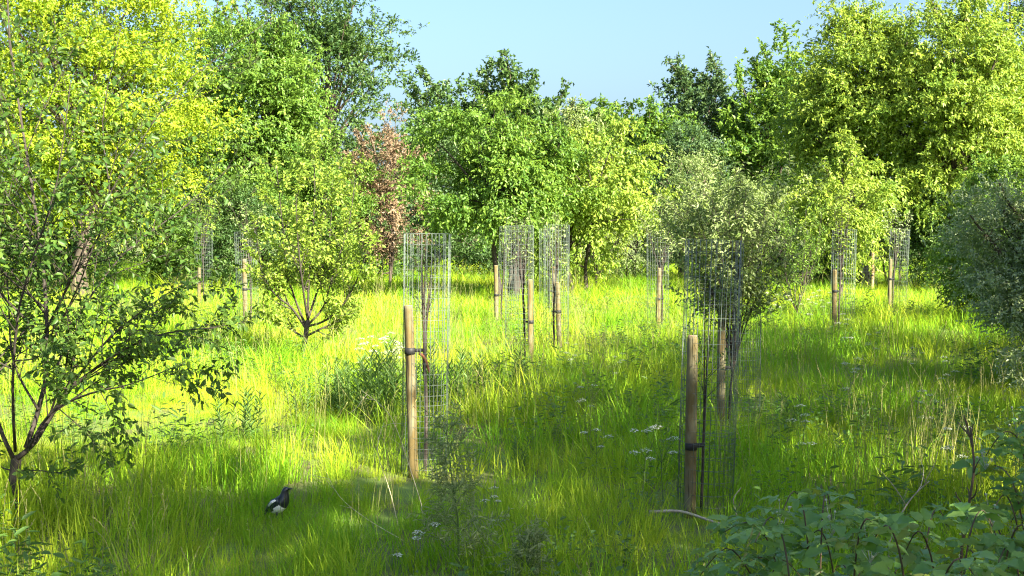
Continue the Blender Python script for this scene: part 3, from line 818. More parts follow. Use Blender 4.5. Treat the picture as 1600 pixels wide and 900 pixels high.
def seed_set(rng, n, R, h, name, mat):
    mb = MB()
    tint = []
    for i in range(n):
        a = rng.uniform(0, 6.3); q = R * math.sqrt(rng.uniform()); az = rng.uniform(0, 6.3); hh = h * rng.uniform(.65, 1.15)
        b = np.array((math.cos(a) * q, math.sin(a) * q, -.02)); o = np.array((math.cos(az), math.sin(az), 0))
        l = rng.uniform(.05, .30)
        pts = np.array([b, b + o * hh * l * .3 + np.array((0, 0, hh * .5)), b + o * hh * l * .7 + np.array((0, 0, hh * .85)), b + o * hh * l * 1.15 + np.array((0, 0, hh))])
        n0 = mb.n
        mb.tube(pts, [.0016, .0014, .0011, .0008], 3, cap=False)
        dr = nrm(pts[3] - pts[2])
        hl = rng.uniform(.05, .12)
        for j in range(10):                               # loose panicle
            t = j / 10; p = pts[3] - dr * hl * (1 - t) * 1.2
            s = nrm(rng.normal(0, 1, 3)); e = p + s * .018 * (1 - t * .6) + dr * .015
            c = nrm(np.cross(dr, s)) * .0028
            mb.add([p, (p + e) / 2 + c, e, (p + e) / 2 - c], [(0, 1, 2), (0, 2, 3)])
        tint += [rng.uniform(.1, .9)] * (mb.n - n0)
    me = mb.build(name, mat, False)
    at = me.attributes.new('tint', 'FLOAT', 'POINT'); at.data.foreach_set('value', np.array(tint, np.float32))
    return me

def herb_set(rng, n, R, h, L, W, name, mat):
    """low broad-leaved herbs among the grass"""
    c = []; d = []
    for i in range(n):
        a = rng.uniform(0, 6.3); q = R * math.sqrt(rng.uniform()); hh = h * rng.uniform(.5, 1.1)
        b = np.array((math.cos(a) * q, math.sin(a) * q, 0)); ln = rng.normal(0, .12, 3)
        for j in range(9):
            t = (j + 1) / 9; c.append(b + np.array((ln[0], ln[1], 1)) * hh * t)
            az = j * 2.4 + rng.uniform(0, 1); d.append((math.cos(az), math.sin(az), rng.uniform(.0, .7)))
    c = np.array(c); N = len(c); s = rng.uniform(.6, 1.2, N)
    v, f, k = leaf_arrays(c, np.array(d), np.array((0, 0, 1.0)) + rng.normal(0, .3, (N, 3)), L * s, W * s, full=True)
    return mesh_arrays(name, v, f, mat, np.repeat(rng.uniform(0, .8, N), k))

def scatter(name, label, cat, meshes, pts, rot, scl, idx, tilt):
    """one object: tufts standing on points, by geometry nodes"""
    me = bpy.data.meshes.new(name)
    me.vertices.add(len(pts)); me.vertices.foreach_set('co', np.asarray(pts, np.float32).ravel())
    for nm, ty, val in (('rot', 'FLOAT_VECTOR', rot), ('scl', 'FLOAT_VECTOR', scl), ('idx', 'INT', idx)):
        a = me.attributes.new(nm, ty, 'POINT')
        a.data.foreach_set('vector' if ty == 'FLOAT_VECTOR' else 'value', np.asarray(val, np.int32 if ty == 'INT' else np.float32).ravel())
    me.update()
    o = link(bpy.data.objects.new(name, me)); tag(o, label, cat, kind='stuff')
    for m in meshes:
        if m.materials[0].name not in [q.name for q in me.materials]: me.materials.append(m.materials[0])
    ng = bpy.data.node_groups.new(name, 'GeometryNodeTree')
    ng.interface.new_socket('Geometry', in_out='INPUT', socket_type='NodeSocketGeometry')
    ng.interface.new_socket('Geometry', in_out='OUTPUT', socket_type='NodeSocketGeometry')
    n = ng.nodes; l = ng.links
    gi = n.new('NodeGroupInput'); go = n.new('NodeGroupOutput')
    jn = n.new('GeometryNodeJoinGeometry')
    for m in reversed(meshes):
        src = bpy.data.objects.new(m.name, m)
        oi = n.new('GeometryNodeObjectInfo'); oi.inputs['Object'].default_value = src; oi.inputs['As Instance'].default_value = False
        gt = n.new('GeometryNodeGeometryToInstance'); l.new(oi.outputs['Geometry'], gt.inputs[0]); l.new(gt.outputs[0], jn.inputs[0])
    ip = n.new('GeometryNodeInstanceOnPoints'); ip.inputs['Pick Instance'].default_value = True
    l.new(gi.outputs[0], ip.inputs['Points']); l.new(jn.outputs[0], ip.inputs['Instance'])
    for nm, ty, sock in (('rot', 'FLOAT_VECTOR', 'Rotation'), ('scl', 'FLOAT_VECTOR', 'Scale'), ('idx', 'INT', 'Instance Index')):
        na = n.new('GeometryNodeInputNamedAttribute'); na.data_type = ty; na.inputs['Name'].default_value = nm
        if sock == 'Rotation':
            er = n.new('FunctionNodeEulerToRotation'); l.new(na.outputs['Attribute'], er.inputs[0]); l.new(er.outputs[0], ip.inputs[sock])
        else:
            l.new(na.outputs['Attribute'], ip.inputs[sock])
    l.new(ip.outputs[0], go.inputs[0])
    md = o.modifiers.new('tufts', 'NODES'); md.node_group = ng
    return o

def meadow_points(rng, dens, margin=.12, dmin=2.2, dmax=60):
    """dens(y) tufts per square metre over the view and a step beside it"""
    out = []
    y = dmin
    while y < dmax:
        dy = max(.5, y * .08); half = y * (.4 + margin) + 1.2
        n = rng.poisson(dens(y) * dy * 2 * half)
        out.append(np.stack([rng.uniform(-half, half, n), rng.uniform(y, y + dy, n)], 1)); y += dy
    p = np.concatenate(out)
    return p

def lownoise(p, s, ph):
    x, y = p[:, 0] * s, p[:, 1] * s
    return (np.sin(x * 1.0 + 1.7 * np.sin(y * .7 + ph)) + np.sin(y * 1.3 + 1.3 * np.sin(x * .9 + ph * 2)) + np.sin((x + y) * .6 + ph * 3)) / 3

BARE = [(P(535, 775, D(775)), .42), (P(1240, 688, D(688)), .5), (P(655, 752, D(752)), .18), (P(250, 640, D(640)), .5)]
SHORT = [((-1.40, 6.95), .5, 1.0, .52), ((-.75, 8.5), .55, .7, .35), ((X(1081, 7.6), 7.3), .35, .5, .45), (tuple(P(1240, 688, D(688))[:2]), .8, .8, .5),
         ((-2.9, 11.2), 1.6, 1.9, .55), ((5.2, 12.5), 1.0, 3.0, .6), ((-1.0, 7.6), .7, .5, .5)]
def meadow():
    rng = np.random.default_rng(77)
    V = [blade_set(rng, 36, .16, .44, .55, .0095, .34, 'grass_tuft', M['grass']),
         blade_set(rng, 36, .18, .36, .6, .0085, .5, 'grass_tuft', M['grass']),
         blade_set(rng, 30, .15, .52, .5, .0095, .26, 'grass_tuft', M['grass']),
         blade_set(rng, 40, .19, .27, .6, .0075, .6, 'grass_tuft', M['grass']),
         blade_set(rng, 30, .17, .48, .6, .0115, .42, 'grass_tuft', M['grass']),
         blade_set(rng, 14, .15, .44, .5, .016, .5, 'grass_tuft', M['grass'], seg=5),
         blade_set(rng, 60, .18, .24, .5, .0050, .55, 'grass_tuft', M['grass'], straw=True)]
    def dens(y): return 38 if y < 9 else (26 if y < 14 else (15 if y < 24 else (8 if y < 38 else 3.2)))
    p = meadow_points(rng, dens)
    k = np.ones(len(p), bool)
    for c, r in BARE:
        dd = np.hypot(p[:, 0] - c[0], p[:, 1] - c[1]); k &= ~((dd < r) & (rng.uniform(0, 1, len(p)) < .8))
    p = p[k]
    for c, rx_, ry_, f in SHORT:
        n_ = int(240 * rx_ * ry_); a_ = rng.uniform(0, 6.3, n_); q_ = np.sqrt(rng.uniform(0, 1, n_))
        p = np.vstack([p, np.stack([c[0] + np.cos(a_) * q_ * rx_, c[1] + np.sin(a_) * q_ * ry_], 1)])
    y = p[:, 1]; nz = lownoise(p, .9, .3) * .6 + lownoise(p, 2.3, 1.9) * .4
    sc = (.70 + .30 * nz) * rng.uniform(.75, 1.25, len(p)) * np.where(y < 4.5, .8, 1)
    low = np.ones(len(p))                                  # trodden and thin places
    for c, rx_, ry_, f in SHORT:
        q = np.hypot((p[:, 0] - c[0]) / rx_, (p[:, 1] - c[1]) / ry_); low = np.minimum(low, f + (1 - f) * np.clip((q - .6) / .6, 0, 1))
    sc *= low
    wide = np.where(y < 9, 1.0, np.where(y < 14, 1.15, np.where(y < 24, 1.5, np.where(y < 38, 2.1, 3.0))))
    scl = np.stack([sc * wide, sc * wide, sc], 1)
    rot = np.stack([rng.normal(0, .16, len(p)), rng.normal(0, .16, len(p)), rng.uniform(0, 6.3, len(p))], 1)
    idx = rng.choice(7, len(p), p=[.24, .20, .17, .12, .14, .08, .05])
    sq = np.hypot((p[:, 0] + 2.9) / 1.9, (p[:, 1] - 11.4) / 2.6)
    idx = np.where((sq < 1) & (rng.uniform(0, 1, len(p)) < .75), 6, idx)
    idx = np.where((low < .6) & (rng.uniform(0, 1, len(p)) < .3), 6, idx)
    pts = np.column_stack([p, gz(p[:, 0], p[:, 1])])
    scatter('meadow_grass', 'long fresh green meadow grass covering the ground', 'grass', V, pts, rot, scl, idx, None)
    # seeding stalks
    S = [seed_set(rng, 9, .25, .72, 'seed_stalks', M['seed']), seed_set(rng, 7, .28, .60, 'seed_stalks', M['seed']), seed_set(rng, 8, .22, .85, 'seed_stalks', M['seed'])]
    p = meadow_points(rng, lambda y: 4.2 if y < 12 else (2.4 if y < 25 else .6), dmax=45)
    p = p[(lownoise(p, .7, 2.2) + rng.normal(0, .35, len(p))) > -.05]
    sc = rng.uniform(.7, 1.1, len(p))
    scatter('seeding_grass', 'thin pale seeding grass stalks rising above the meadow grass', 'grass', S, np.column_stack([p, gz(p[:, 0], p[:, 1])]),
            np.stack([rng.normal(0, .06, len(p)), rng.normal(0, .06, len(p)), rng.uniform(0, 6.3, len(p))], 1), np.stack([sc, sc, sc], 1), rng.integers(0, 3, len(p)), None)
    Hb = [herb_set(rng, 12, .22, .26, .05, .022, 'herb_patch', M['herb']), herb_set(rng, 9, .18, .36, .07, .018, 'herb_patch', M['herb']), herb_set(rng, 14, .25, .18, .04, .026, 'herb_patch', M['herb'])]
    p = meadow_points(rng, lambda y: 6.0 if y < 12 else (3.0 if y < 25 else 1.0), dmax=40)
    p = p[(lownoise(p, 1.1, 4.2) + rng.normal(0, .3, len(p))) > .2]
    sc = rng.uniform(.7, 1.3, len(p))
    scatter('meadow_herbs', 'low leafy herbs growing between the grass', 'herbs', Hb, np.column_stack([p, gz(p[:, 0], p[:, 1])]),
            np.stack([rng.normal(0, .06, len(p)), rng.normal(0, .06, len(p)), rng.uniform(0, 6.3, len(p))], 1), np.stack([sc, sc, sc], 1), rng.integers(0, 3, len(p)), None)
meadow()

# ------------------------------------------------------------------ taller herbs
def upright_herb(rng, h, stems, R, L, W, lean=.12):
    """stems with narrow leaves in all directions; returns stem mesh, leaf mesh"""
    mb = MB(); c = []; d = []
    for i in range(stems):
        a = rng.uniform(0, 6.3); q = R * math.sqrt(rng.uniform()); hh = h * rng.uniform(.65, 1.05)
        p = wander(rng, (math.cos(a) * q, math.sin(a) * q, -.03), (math.cos(a) * lean, math.sin(a) * lean, 1), hh, 5, .05, .03)
        mb.tube(p, np.linspace(.0035, .0012, 6), 4, cap=False)
        n = int(hh / .018)
        for j in range(n):
            t = .12 + .88 * j / n; k = min(int(t * 5), 4); f = t * 5 - k
            c.append(p[k] * (1 - f) + p[k + 1] * f); az = j * 2.4
            d.append((math.cos(az), math.sin(az), rng.uniform(.3, 1.1) + t))
    c = np.array(c); d = nrm(np.array(d)); N = len(c); s = rng.uniform(.6, 1.15, N)
    n = nrm(np.cross(np.cross(d, (0, 0, 1.0)), d) + rng.normal(0, .2, (N, 3)))
    v, f, k = leaf_arrays(c, d, n, L * s, W * s, curl=.2, full=True)
    return mb.build('stems', M['greenstem']), mesh_arrays('leaves', v, f, M['herb'], np.repeat(rng.uniform(0, .8, N), k))

rg = np.random.default_rng(31)
HERB = [upright_herb(rg, .55, 9, .14, .085, .015), upright_herb(rg, .60, 7, .12, .095, .014), upright_herb(rg, .48, 8, .16, .08, .016)]
def put_herb(px, py, sc, label, group=None, v=0):
    d = D(py); x = X(px, d)
    o = empty('willowherb', (x, d, float(gz(x, d))), label, 'herb', group)
    part('stems', HERB[v][0], o, world_coords=False); part('leaves', HERB[v][1], o, kind='stuff', world_coords=False)
    o.rotation_euler.z = rg.uniform(0, 6); o.scale = (sc, sc, sc * rg.uniform(.92, 1.08))
put_herb(371, 690, 1.0, 'dark bushy leafy herb clump standing alone at the edge of the sunlit grass', v=0)
for px, py, sc, v in [(505, 645, .9, 1), (532, 655, 1.0, 0), (556, 660, 1.1, 1), (578, 668, 1.05, 2), (601, 662, 1.15, 0), (618, 670, 1.0, 1), (545, 640, 1.0, 2), (590, 640, 1.1, 1), (470, 660, .8, 2)]:
    put_herb(px, py, sc, 'willowherb in the dense patch left of the bare sapling guard', 'willowherb patch left of the bare sapling', v)
for px, py, sc, v in [(668, 660, .95, 0), (690, 655, 1.0, 1), (712, 650, 1.05, 2), (735, 640, .9, 1)]:
    put_herb(px, py, sc, 'willowherb growing in and right of the bare sapling guard', 'willowherb right of the bare sapling', v)
put_herb(795, 640, .9, 'single slim willowherb below the central cluster of guards', v=1)
put_herb(808, 735, .6, 'low dark leafy clump in shaded grass right of the wispy weed', v=2)
put_herb(1235, 690, .8, 'dark weedy herb clump by the bare patch behind the bramble', v=2)

# wispy tall weed in front
def wispy(px, py, h, w, label, seed):
    g = Grower(seed); rng = g.rng; d = D(py); x = X(px, d); base = np.array((x, d, float(gz(x, d)) - .03))
    main = wander(rng, base, (0, 0, 1), h, 9, .035, .05)
    g.mb.tube(main, np.linspace(.007, .002, 10), 5)
    for i in range(40):
        t = .10 + .90 * i / 40; k = min(int(t * 9), 8)
        a = i * 2.4; l = w * (1.1 - .62 * t) * rng.uniform(.6, 1.1)
        pts = wander(rng, main[k] + (main[k + 1] - main[k]) * rng.uniform(), (math.cos(a), math.sin(a), .75), l, 4, .14, .02)
        g.branch(pts, .0016, .0006, 2, 3, .012, 10, .45, .02, (25, 55), minlen=.05, leafy_from=2)
    return g.finish('wispy_weed', label, 'weed', base, 'wisp', .042, .008, bark='greenstem', droop=.1, full=False)
wispy(716, 905, .80, .30, 'tall wispy grey-green weed with fine leaves in front, at centre', 301)
wispy(822, 950, .36, .15, 'short wispy weed at the bottom edge right of the tall one', 302)

# dry stalks
def stalk(name, label, pxs, r0, r1, mat='drystem', cat='stalk', kids=0, seed=1, kl=.12):
    rng = np.random.default_rng(seed); mb = MB()
    pts = spline([P(a, b, d) for a, b, d in pxs], 12)
    pts[0, 2] = min(pts[0, 2], float(gz(pts[0, 0], pts[0, 1])) + .02) if name != 'dead_branch' else pts[0, 2]
    mb.tube(pts, np.linspace(r0, r1, len(pts)), 6)
    for i in range(kids):
        k = rng.integers(len(pts) // 3, len(pts) - 1); t = nrm(pts[k + 1] - pts[k] if k + 1 < len(pts) else pts[k] - pts[k - 1])
        q = wander(rng, pts[k], t + rng.normal(0, .7, 3), kl * rng.uniform(.5, 1.2), 4, .2, .1)
        mb.tube(q, np.linspace(r1 * 1.3, r1 * .6, 5), 4)
    root = empty(name, tuple(pts[0]), label, cat)
    part('stem', mb.build('stem', M[mat]), root)
    return root
stalk('dry_stalk', 'pale branched dead stalk leaning left beside the magpie', [(662, 800, 7.4), (640, 730, 7.4), (610, 650, 7.35), (565, 610, 7.3)], .0035, .0012, kids=7, seed=3, kl=.16)
stalk('dry_stalk', 'tall forked dry stalk between magpie and bare sapling', [(625, 835, 7.3), (610, 770, 7.3), (590, 705, 7.25), (600, 660, 7.3)], .003, .0012, kids=6, seed=4, kl=.12)
stalk('dry_stalk', 'long thin dry stalk arching low above the grass right of the magpie', [(640, 850, 7.0), (575, 812, 7.0), (530, 775, 7.0), (505, 728, 7.05)], .0022, .001, kids=3, seed=5)
stalk('dry_stalk', 'long thin green-brown stalk arching from the wispy weed', [(788, 850, 6.6), (770, 780, 6.6), (735, 750, 6.6), (690, 745, 6.6)], .0022, .001, mat='greenstem', kids=3, seed=6)
stalk('dead_branch', 'fallen grey dead branch lying across the foot of the nearest stake', [(1015, 800, 7.45), (1062, 799, 7.4), (1105, 812, 7.3), (1165, 832, 7.15)], .010, .006, mat='deadwood', cat='branch', kids=2, seed=7)
stalk('dead_twig', 'crooked bleached twig standing right of the nearest guard', [(1152, 832, 7.2), (1150, 800, 7.2), (1146, 780, 7.2), (1158, 762, 7.2)], .004, .0025, mat='deadwood', cat='twig', kids=0, seed=8)
stalk('dead_cane', 'tall bare dark cane with withered tip above the bramble', [(1500, 870, 4.4), (1512, 800, 4.4), (1522, 720, 4.4), (1508, 655, 4.45)], .006, .003, mat='redstem', cat='cane', kids=9, seed=9, kl=.07)
stalk('dead_twig', 'pale forked dry twig rising from the bramble', [(1385, 860, 4.6), (1410, 800, 4.6), (1432, 770, 4.6), (1452, 752, 4.6)], .0035, .0015, mat='deadwood', cat='twig', kids=4, seed=10, kl=.18)
stalk('dry_stalk', 'straight thin dark stalk leaning over the bottom grass', [(965, 905, 6.3), (940, 860, 6.35), (915, 815, 6.4), (895, 770, 6.4)], .002, .001, mat='greenstem', seed=11)

# white umbels
def umbel_plant(rng, h, heads):
    st = MB(); fl = []; c = []; d = []
    main = wander(rng, (0, 0, -.03), (0, 0, 1), h * .75, 5, .06, .04)
    st.tube(main, np.linspace(.004, .0025, 6), 5)
    for i in range(heads):
        a = 2.4 * i + rng.uniform(0, 1); k = rng.integers(2, 6)
        p = wander(rng, main[min(k, 5)], (math.cos(a) * .8, math.sin(a) * .8, 1), h * rng.uniform(.22, .42), 4, .08, .1)
        st.tube(p, np.linspace(.0022, .0014, 5), 4)
        R = rng.uniform(.028, .05)
        um = MB()
        for j in range(11):
            b = j * 2.4; q = R * math.sqrt((j + .5) / 11); e = p[-1] + np.array((math.cos(b) * q, math.sin(b) * q, 0.034 - q * .55))
            st.tube([p[-1], e], .0008, 3, cap=False)
            for m in range(7):
                o = e + np.array((*rng.normal(0, .0055, 2), rng.normal(0, .002)))
                s = .0042; t = rng.uniform(0, 3); ax = np.array((math.cos(t), math.sin(t), rng.normal(0, .25))) * s; ay = np.array((-math.sin(t), math.cos(t), rng.normal(0, .25))) * s
                um.add([o - ax, o - ay, o + ax, o + ay], [(0, 1, 2, 3)])
        fl.append(um.build('umbel', M['petal'], False))
    for i in range(26):
        k = rng.integers(0, 4); a = rng.uniform(0, 6.3); q = rng.uniform(.02, .14)
        c.append(main[k] + np.array((math.cos(a) * q, math.sin(a) * q, rng.uniform(-.03, .05)))); d.append((math.cos(a), math.sin(a), .2))
    c = np.array(c); N = len(c)
    v, f, kk = leaf_arrays(c, np.array(d), np.array((0, 0, 1.0)) + rng.normal(0, .3, (N, 3)), .06 * rng.uniform(.6, 1.2, N), .028, full=True)
    return st.build('stem', M['greenstem']), fl, mesh_arrays('leaves', v, f, M['herb'], np.repeat(rng.uniform(0, .8, N), kk))
ru = np.random.default_rng(55)
UMB = [umbel_plant(ru, .62, 5), umbel_plant(ru, .55, 4), umbel_plant(ru, .5, 6)]
def put_umbel(px, py, label, sc=1.0, v=0, group=None, rz=None):
    d = D(py); x = X(px, d)
    o = empty('cow_parsley', (x, d, float(gz(x, d))), label, 'wildflower', group)
    part('stem', UMB[v][0], o, world_coords=False)
    for u in UMB[v][1]: part('umbel', u, o, world_coords=False)
    part('leaves', UMB[v][2], o, kind='stuff', world_coords=False)
    o.scale = (sc, sc, sc); o.rotation_euler.z = ru.uniform(0, 6) if rz is None else rz
put_umbel(1000, 815, 'white umbel wildflower just left of the nearest guard', .85, 0)
put_umbel(1040, 800, 'white umbel wildflower close against the nearest stake', .95, 1)
put_umbel(1262, 745, 'white umbel wildflower in shaded grass above the bramble', .9, 2)
put_umbel(640, 960, 'white umbel wildflower at the bottom edge, left of the wispy weed', .7, 1)
put_umbel(1330, 660, 'white umbel wildflower in the small sunlit patch at right', 1.0, 2)
put_umbel(1480, 800, 'white umbel wildflower beside the withered cane', .8, 0)
put_umbel(775, 850, 'white umbel wildflower right of the wispy weed', .6, 2)
for i, (px, py) in enumerate([(585, 625), (598, 632), (612, 622), (625, 628), (604, 612), (574, 615), (618, 605)]):
    put_umbel(px, py, 'white umbel wildflower in the sunlit cluster left of the bare sapling', 1.0 + .1 * (i % 3), i % 3, 'umbels left of the bare sapling')
for i, (px, py) in enumerate([(1205, 520), (1222, 515), (1270, 518), (1290, 522), (1258, 508), (1325, 560)]):
    put_umbel(px, py, 'white umbel wildflower in the group between leaning tree and right guards', 1.1, i % 3, 'umbels by the leaning tree')
for i, (px, py) in enumerate([(1355, 590), (1430, 610), (1450, 700), (1495, 660)]):
    put_umbel(px, py, 'white umbel wildflower scattered in the shaded grass at right', .8, i % 3, 'umbels in the right-hand grass')
for i, (px, py) in enumerate([(905, 690), (935, 760), (965, 620), (890, 610)]):
    put_umbel(px, py, 'pale umbel wildflower scattered in grass between the two near guards', .75, i % 3, 'umbels between the near guards')

# ------------------------------------------------------------------ bramble
def bramble_leaf(rng, size, name):
    """three toothed leaflets on a stalk, pointing along +y, face up"""
    mb = MB(); tint = []
    for ang, s, off in ((0, 1.0, .35), (1.15, .8, .12), (-1.15, .8, .12)):
        L = size * s; W = L * .66; n = 8
        ca, sa = math.cos(ang), math.sin(ang)
        rows = []
        for i in range(n + 1):
            t = i / n; w = W * .5 * (math.sin(math.pi * min(1, t ** .75)) ** .8 if 0 < t < 1 else 0) * (1.06 if i % 2 else .92)
            y = t * L; zc = -.25 * L * t * t + rng.normal(0, .006) * size * 3
            rows.append([(-w, y + (.03 * L if i % 2 else 0), zc + w * .35 + rng.normal(0, .01) * L), (0, y, zc), (w, y + (.03 * L if i % 2 else 0), zc + w * .35 + rng.normal(0, .01) * L)])
        tilt = rng.uniform(-.25, .25); v = []
        for r in rows:
            for (x, y, z) in r:
                z2 = z + x * tilt + y * rng.normal(0, .02); y2 = y + off * size * .55
                v.append((x * ca + y2 * sa if ang else x, (-x * sa + y2 * ca) if ang else y2, z2))
        f = []
        for i in range(n):
            a = i * 3; b = a + 3
            f += [(a, a + 1, b + 1, b), (a + 1, a + 2, b + 2, b + 1)]
        if abs(ang) > 0: f = [q for q in f]
        mb.add(v, f)
        tint += [rng.uniform(.0, .9)] * len(v)
    n0 = mb.n
    mb.tube([(0, -size * .5, -.1 * size), (0, -.2 * size, -.02 * size), (0, .12 * size, 0)], .0016, 4, cap=False)
    tint += [.9] * (mb.n - n0)
    me = mb.build(name, M['bramble'], True)
    at = me.attributes.new('tint', 'FLOAT', 'POINT'); at.data.foreach_set('value', np.array(tint, np.float32))
    return me
rb = np.random.default_rng(91)
BL = [bramble_leaf(rb, s, 'leaf') for s in (.078, .07, .085, .062, .074, .066)]
BL[5].materials.clear(); BL[5].materials.append(M['oldbramble'])
def flower_buds(rng):
    mb = MB()
    for i in range(9):
        p = rng.normal(0, .018, 3) * np.array((1, 1, 1.4)); r = rng.uniform(.003, .0055)
        mb.tube([p + np.array((0, 0, -r)), p + np.array((0, 0, -r * .4)), p + np.array((0, 0, r * .5)), p + np.array((0, 0, r))], [r * .4, r, r * .85, r * .2], 6)
        mb.tube([(0, 0, -.05), p], .001, 3, cap=False)
    return mb.build('bud_cluster', plain_mat('downy_bud', (.30, .34, .24), (.5, .52, .42), 60, .9))
BUDS = [flower_buds(rb), flower_buds(rb)]
def bramble(label, canes, seed, gap=.046, bud=.35, scale=.80):
    rng = np.random.default_rng(seed)
    p0 = P(*canes[0][0]); root = empty('bramble', (p0[0], p0[1], float(gz(p0[0], p0[1])) - .02), label, 'bramble', 'brambles')
    for cn in canes:
        pts = spline([P(*q) for q in cn], 14)
        ground = pts[0].copy(); ground[2] = float(gz(ground[0], ground[1])) - .02
        pts = np.vstack([[ground], pts]) if pts[0, 2] > ground[2] + .05 else pts
        mb = MB(); mb.tube(pts, np.linspace(.0036, .0015, len(pts)), 5)
        part('cane', mb.build('cane', M['redstem']), root)
        seg = np.linalg.norm(np.diff(pts, axis=0), axis=1); s = np.concatenate([[0], np.cumsum(seg)])
        for q in np.arange(s[-1] * .25, s[-1], gap):
            q += rng.normal(0, .012); k = int(np.clip(np.searchsorted(s, q) - 1, 0, len(pts) - 2))
            t = nrm(pts[k + 1] - pts[k]); p = pts[k] + t * (q - s[k])
            az = rng.uniform(0, 6.3); d = nrm(np.array((math.cos(az), math.sin(az), rng.uniform(-.25, .45))) + t * .3)
            up = nrm(np.array((0, 0, 1.0)) + rng.normal(0, .32, 3)); sx = nrm(np.cross(d, up)); up = np.cross(sx, d)
            o = part('leaf', BL[5 if rng.uniform() < .1 else rng.integers(5)], root, world_coords=False)
            sc = rng.uniform(.7, 1.15) * scale
            mt = Matrix(((sx[0], d[0], up[0], 0), (sx[1], d[1], up[1], 0), (sx[2], d[2], up[2], 0), (0, 0, 0, 1)))
            o.matrix_parent_inverse = Matrix.Identity(4)
            lp = p + d * .05 * sc - np.array(root.location)
            o.matrix_basis = Matrix.Translation(Vector(lp)) @ mt @ Matrix.Diagonal((sc, sc, sc, 1))
        if rng.uniform() < bud:
            o = part('bud_cluster', BUDS[rng.integers(2)], root, world_coords=False); o.location = Vector(pts[-1]) - root.location
    return root
def arch(x0, x1, ytop, d, rng, ybase=960):
    """a cane rising at x0 and arching over to x1"""
    dd = d + rng.normal(0, .22); ytop += rng.uniform(-5, 25)
    return [(x0, ybase, dd), (x0 + (x1 - x0) * .25, ytop + 40, dd + rng.normal(0, .1)), (x0 + (x1 - x0) * .6, ytop, dd + rng.normal(0, .15)), (x1, ytop + rng.uniform(10, 50), dd + rng.normal(0, .2))]
bramble('bramble with broad leaves at the bottom, right of the nearest guard', [arch(a, b, t, 4.1, rb) for a, b, t in
        [(1230, 1130, 815), (1240, 1180, 790), (1270, 1220, 760), (1280, 1300, 765), (1310, 1260, 805), (1200, 1090, 850), (1330, 1370, 800), (1250, 1160, 850), (1300, 1210, 845), (1180, 1250, 870)]], 401)
bramble('bramble filling the bottom right corner below the bare cane', [arch(a, b, t, 3.7, rb) for a, b, t in
        [(1420, 1360, 800), (1440, 1480, 790), (1470, 1410, 830), (1500, 1560, 800), (1540, 1500, 840), (1380, 1440, 850), (1400, 1330, 860), (1560, 1620, 810), (1350, 1290, 870), (1450, 1530, 860), (1600, 1560, 850)]], 402)
bramble('bramble climbing at the right edge beside the grey-green shrub', [arch(a, b, t, 4.6, rb, 900) for a, b, t in
        [(1620, 1540, 655), (1640, 1570, 690), (1610, 1520, 730), (1650, 1590, 640), (1600, 1550, 770), (1630, 1600, 720), (1660, 1640, 680), (1580, 1510, 790), (1640, 1580, 760)]], 403, bud=.7)

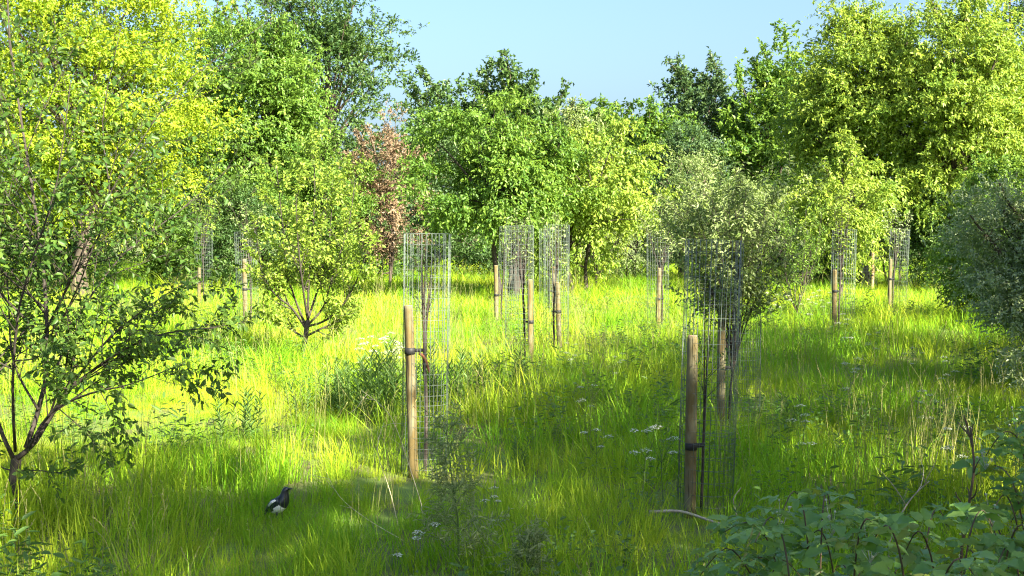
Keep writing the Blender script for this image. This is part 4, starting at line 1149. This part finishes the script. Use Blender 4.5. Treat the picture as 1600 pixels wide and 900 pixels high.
# ------------------------------------------------------------------ magpie
def magpie():
    d = D(818); x = X(433, d); z0 = float(gz(x, d))
    root = empty('magpie', (x, d, z0), 'black and white magpie standing in the grass, facing right', 'bird')
    black = plain_mat('black_plumage', (.006, .007, .010), (.014, .016, .024), 40, .35, spec=.6)
    white = plain_mat('white_plumage', (.66, .66, .64), (.80, .80, .78), 40, .7)
    blue = plain_mat('blue_black_plumage', (.006, .010, .020), (.012, .024, .04), 40, .3, spec=.7)
    # body: rings along a spine from tail root over back and breast to the head, facing +x
    S = [(-.088, .118, .008, .008), (-.075, .118, .024, .024), (-.045, .118, .042, .042), (-.012, .124, .052, .053), (.022, .138, .052, .055),
         (.047, .160, .043, .046), (.060, .182, .033, .034), (.068, .200, .028, .028), (.076, .214, .027, .026), (.088, .222, .024, .022), (.100, .222, .015, .014), (.106, .221, .004, .004)]
    mb = MB(); k = 14; v = []; f = []; mi = []
    P_ = np.array([(a, 0, b) for a, b, _, _ in S]); T = nrm(np.gradient(P_, axis=0))
    for i, (a, b, w, h) in enumerate(S):
        up = nrm(np.array((-T[i][2], 0, T[i][0])))
        for j in range(k):
            t = 2 * math.pi * j / k
            v.append(P_[i] + np.array((0, 1, 0)) * w * math.cos(t) + up * h * math.sin(t))
    for i in range(len(S) - 1):
        for j in range(k):
            j2 = (j + 1) % k; f.append((i * k + j, (i + 1) * k + j, (i + 1) * k + j2, i * k + j2))
            low = math.sin(2 * math.pi * (j + .5) / k)
            mi.append(1 if (1 <= i <= 3 and low < -.1) else 0)
    f.append(tuple(range(k))); mi.append(0)
    f.append(tuple(range((len(S) - 1) * k, len(S) * k))[::-1]); mi.append(0)
    me = bpy.data.meshes.new('body'); me.from_pydata([tuple(q) for q in v], [], f); me.materials.append(black); me.materials.append(white)
    me.polygons.foreach_set('material_index', mi); me.polygons.foreach_set('use_smooth', [True] * len(f)); me.update()
    body = part('body', me, root, world_coords=False)
    sd = body.modifiers.new('smooth', 'SUBSURF'); sd.levels = 1; sd.render_levels = 1
    for s in (-1, 1):
        mb = MB()   # folded wing: a shell lying on the flank
        n = 7
        for i in range(n):
            t = i / (n - 1); cx = .03 - .135 * t; cz = .165 - .048 * t; w = .034 * math.sin(math.pi * (.18 + .75 * t)) + .003
            for q in (-1, 0, 1):
                mb.v.append((cx, s * (.052 + (.006 if q == 0 else 0) - .022 * t - (.010 if q > 0 else 0)), cz + q * w)); mb.n += 1
        for i in range(n - 1):
            for q in (0, 1):
                a = i * 3 + q; mb.f.append((a, a + 1, a + 4, a + 3)); mb.m.append(0)
        w = part('wing', mb.build('wing', blue), root, world_coords=False)
        sl = w.modifiers.new('thick', 'SOLIDIFY'); sl.thickness = .005
        mb = MB()   # white shoulder patch
        mb.v = [(.022, s * .064, .170), (-.01, s * .066, .160), (-.05, s * .054, .142), (-.055, s * .05, .154), (-.02, s * .056, .176), (.01, s * .058, .180)]; mb.n = 6
        mb.f = [(0, 1, 4, 5), (1, 2, 3, 4)]; mb.m = [0, 0]
        q = part('shoulder_patch', mb.build('shoulder_patch', white), w, world_coords=False)
        sl = q.modifiers.new('thick', 'SOLIDIFY'); sl.thickness = .003; sl.offset = 0
        mb = MB(); mb.tube([(-.002 + s * .008, s * .022, .09), (-.004 + s * .008, s * .024, .055), (.006 + s * .008, s * .024, .02), (.004 + s * .008, s * .024, .004)], [.011, .0065, .003, .003], 8)
        for a in (-.5, 0, .5): mb.tube([(.004 + s * .008, s * .024, .005), (.034 + s * .008, s * .024 + math.sin(a) * .03, .002)], [.0028, .0015], 5)
        part('leg', mb.build('leg', black), root, world_coords=False)
        mb = MB(); mb.tube([(.088, s * .0205, .226), (.088, s * .0235, .226)], [.0035, .002], 8)
        part('eye', mb.build('eye', plain_mat('eye', (.01, .008, .006), (.02, .015, .01), 10, .1, spec=.8)), root, world_coords=False)
    mb = MB()
    for i, (w, l) in enumerate([(0, .21), (-1, .17), (1, .17), (-2, .13), (2, .13)]):   # graduated tail
        y0 = w * .006; z = .116 - abs(w) * .002
        mb.add([(-.07, y0 - .010, z), (-.07, y0 + .010, z), (-.07 - l * .9, y0 * 1.8 + .011, z - .02 - l * .1), (-.07 - l, y0 * 1.8, z - .022 - l * .12), (-.07 - l * .9, y0 * 1.8 - .011, z - .02 - l * .1)], [(0, 1, 2, 3, 4)])
    tl = part('tail', mb.build('tail', blue, False), root, world_coords=False)
    sl = tl.modifiers.new('thick', 'SOLIDIFY'); sl.thickness = .003
    mb = MB(); mb.tube([(.098, 0, .221), (.112, 0, .219), (.126, 0, .216), (.134, 0, .212)], [.0085, .0068, .004, .001], 8)
    part('beak', mb.build('beak', black), root, world_coords=False)
    tilt = Matrix.Rotation(-.30, 4, 'Y'); piv = Vector((0, 0, .115))
    for ch in root.children:
        if not ch.name.startswith('leg'):
            ch.matrix_basis = Matrix.Translation(piv) @ tilt @ Matrix.Translation(-piv)
    root.rotation_euler.z = math.radians(-14); root.scale = (.86, .86, .86)
magpie()
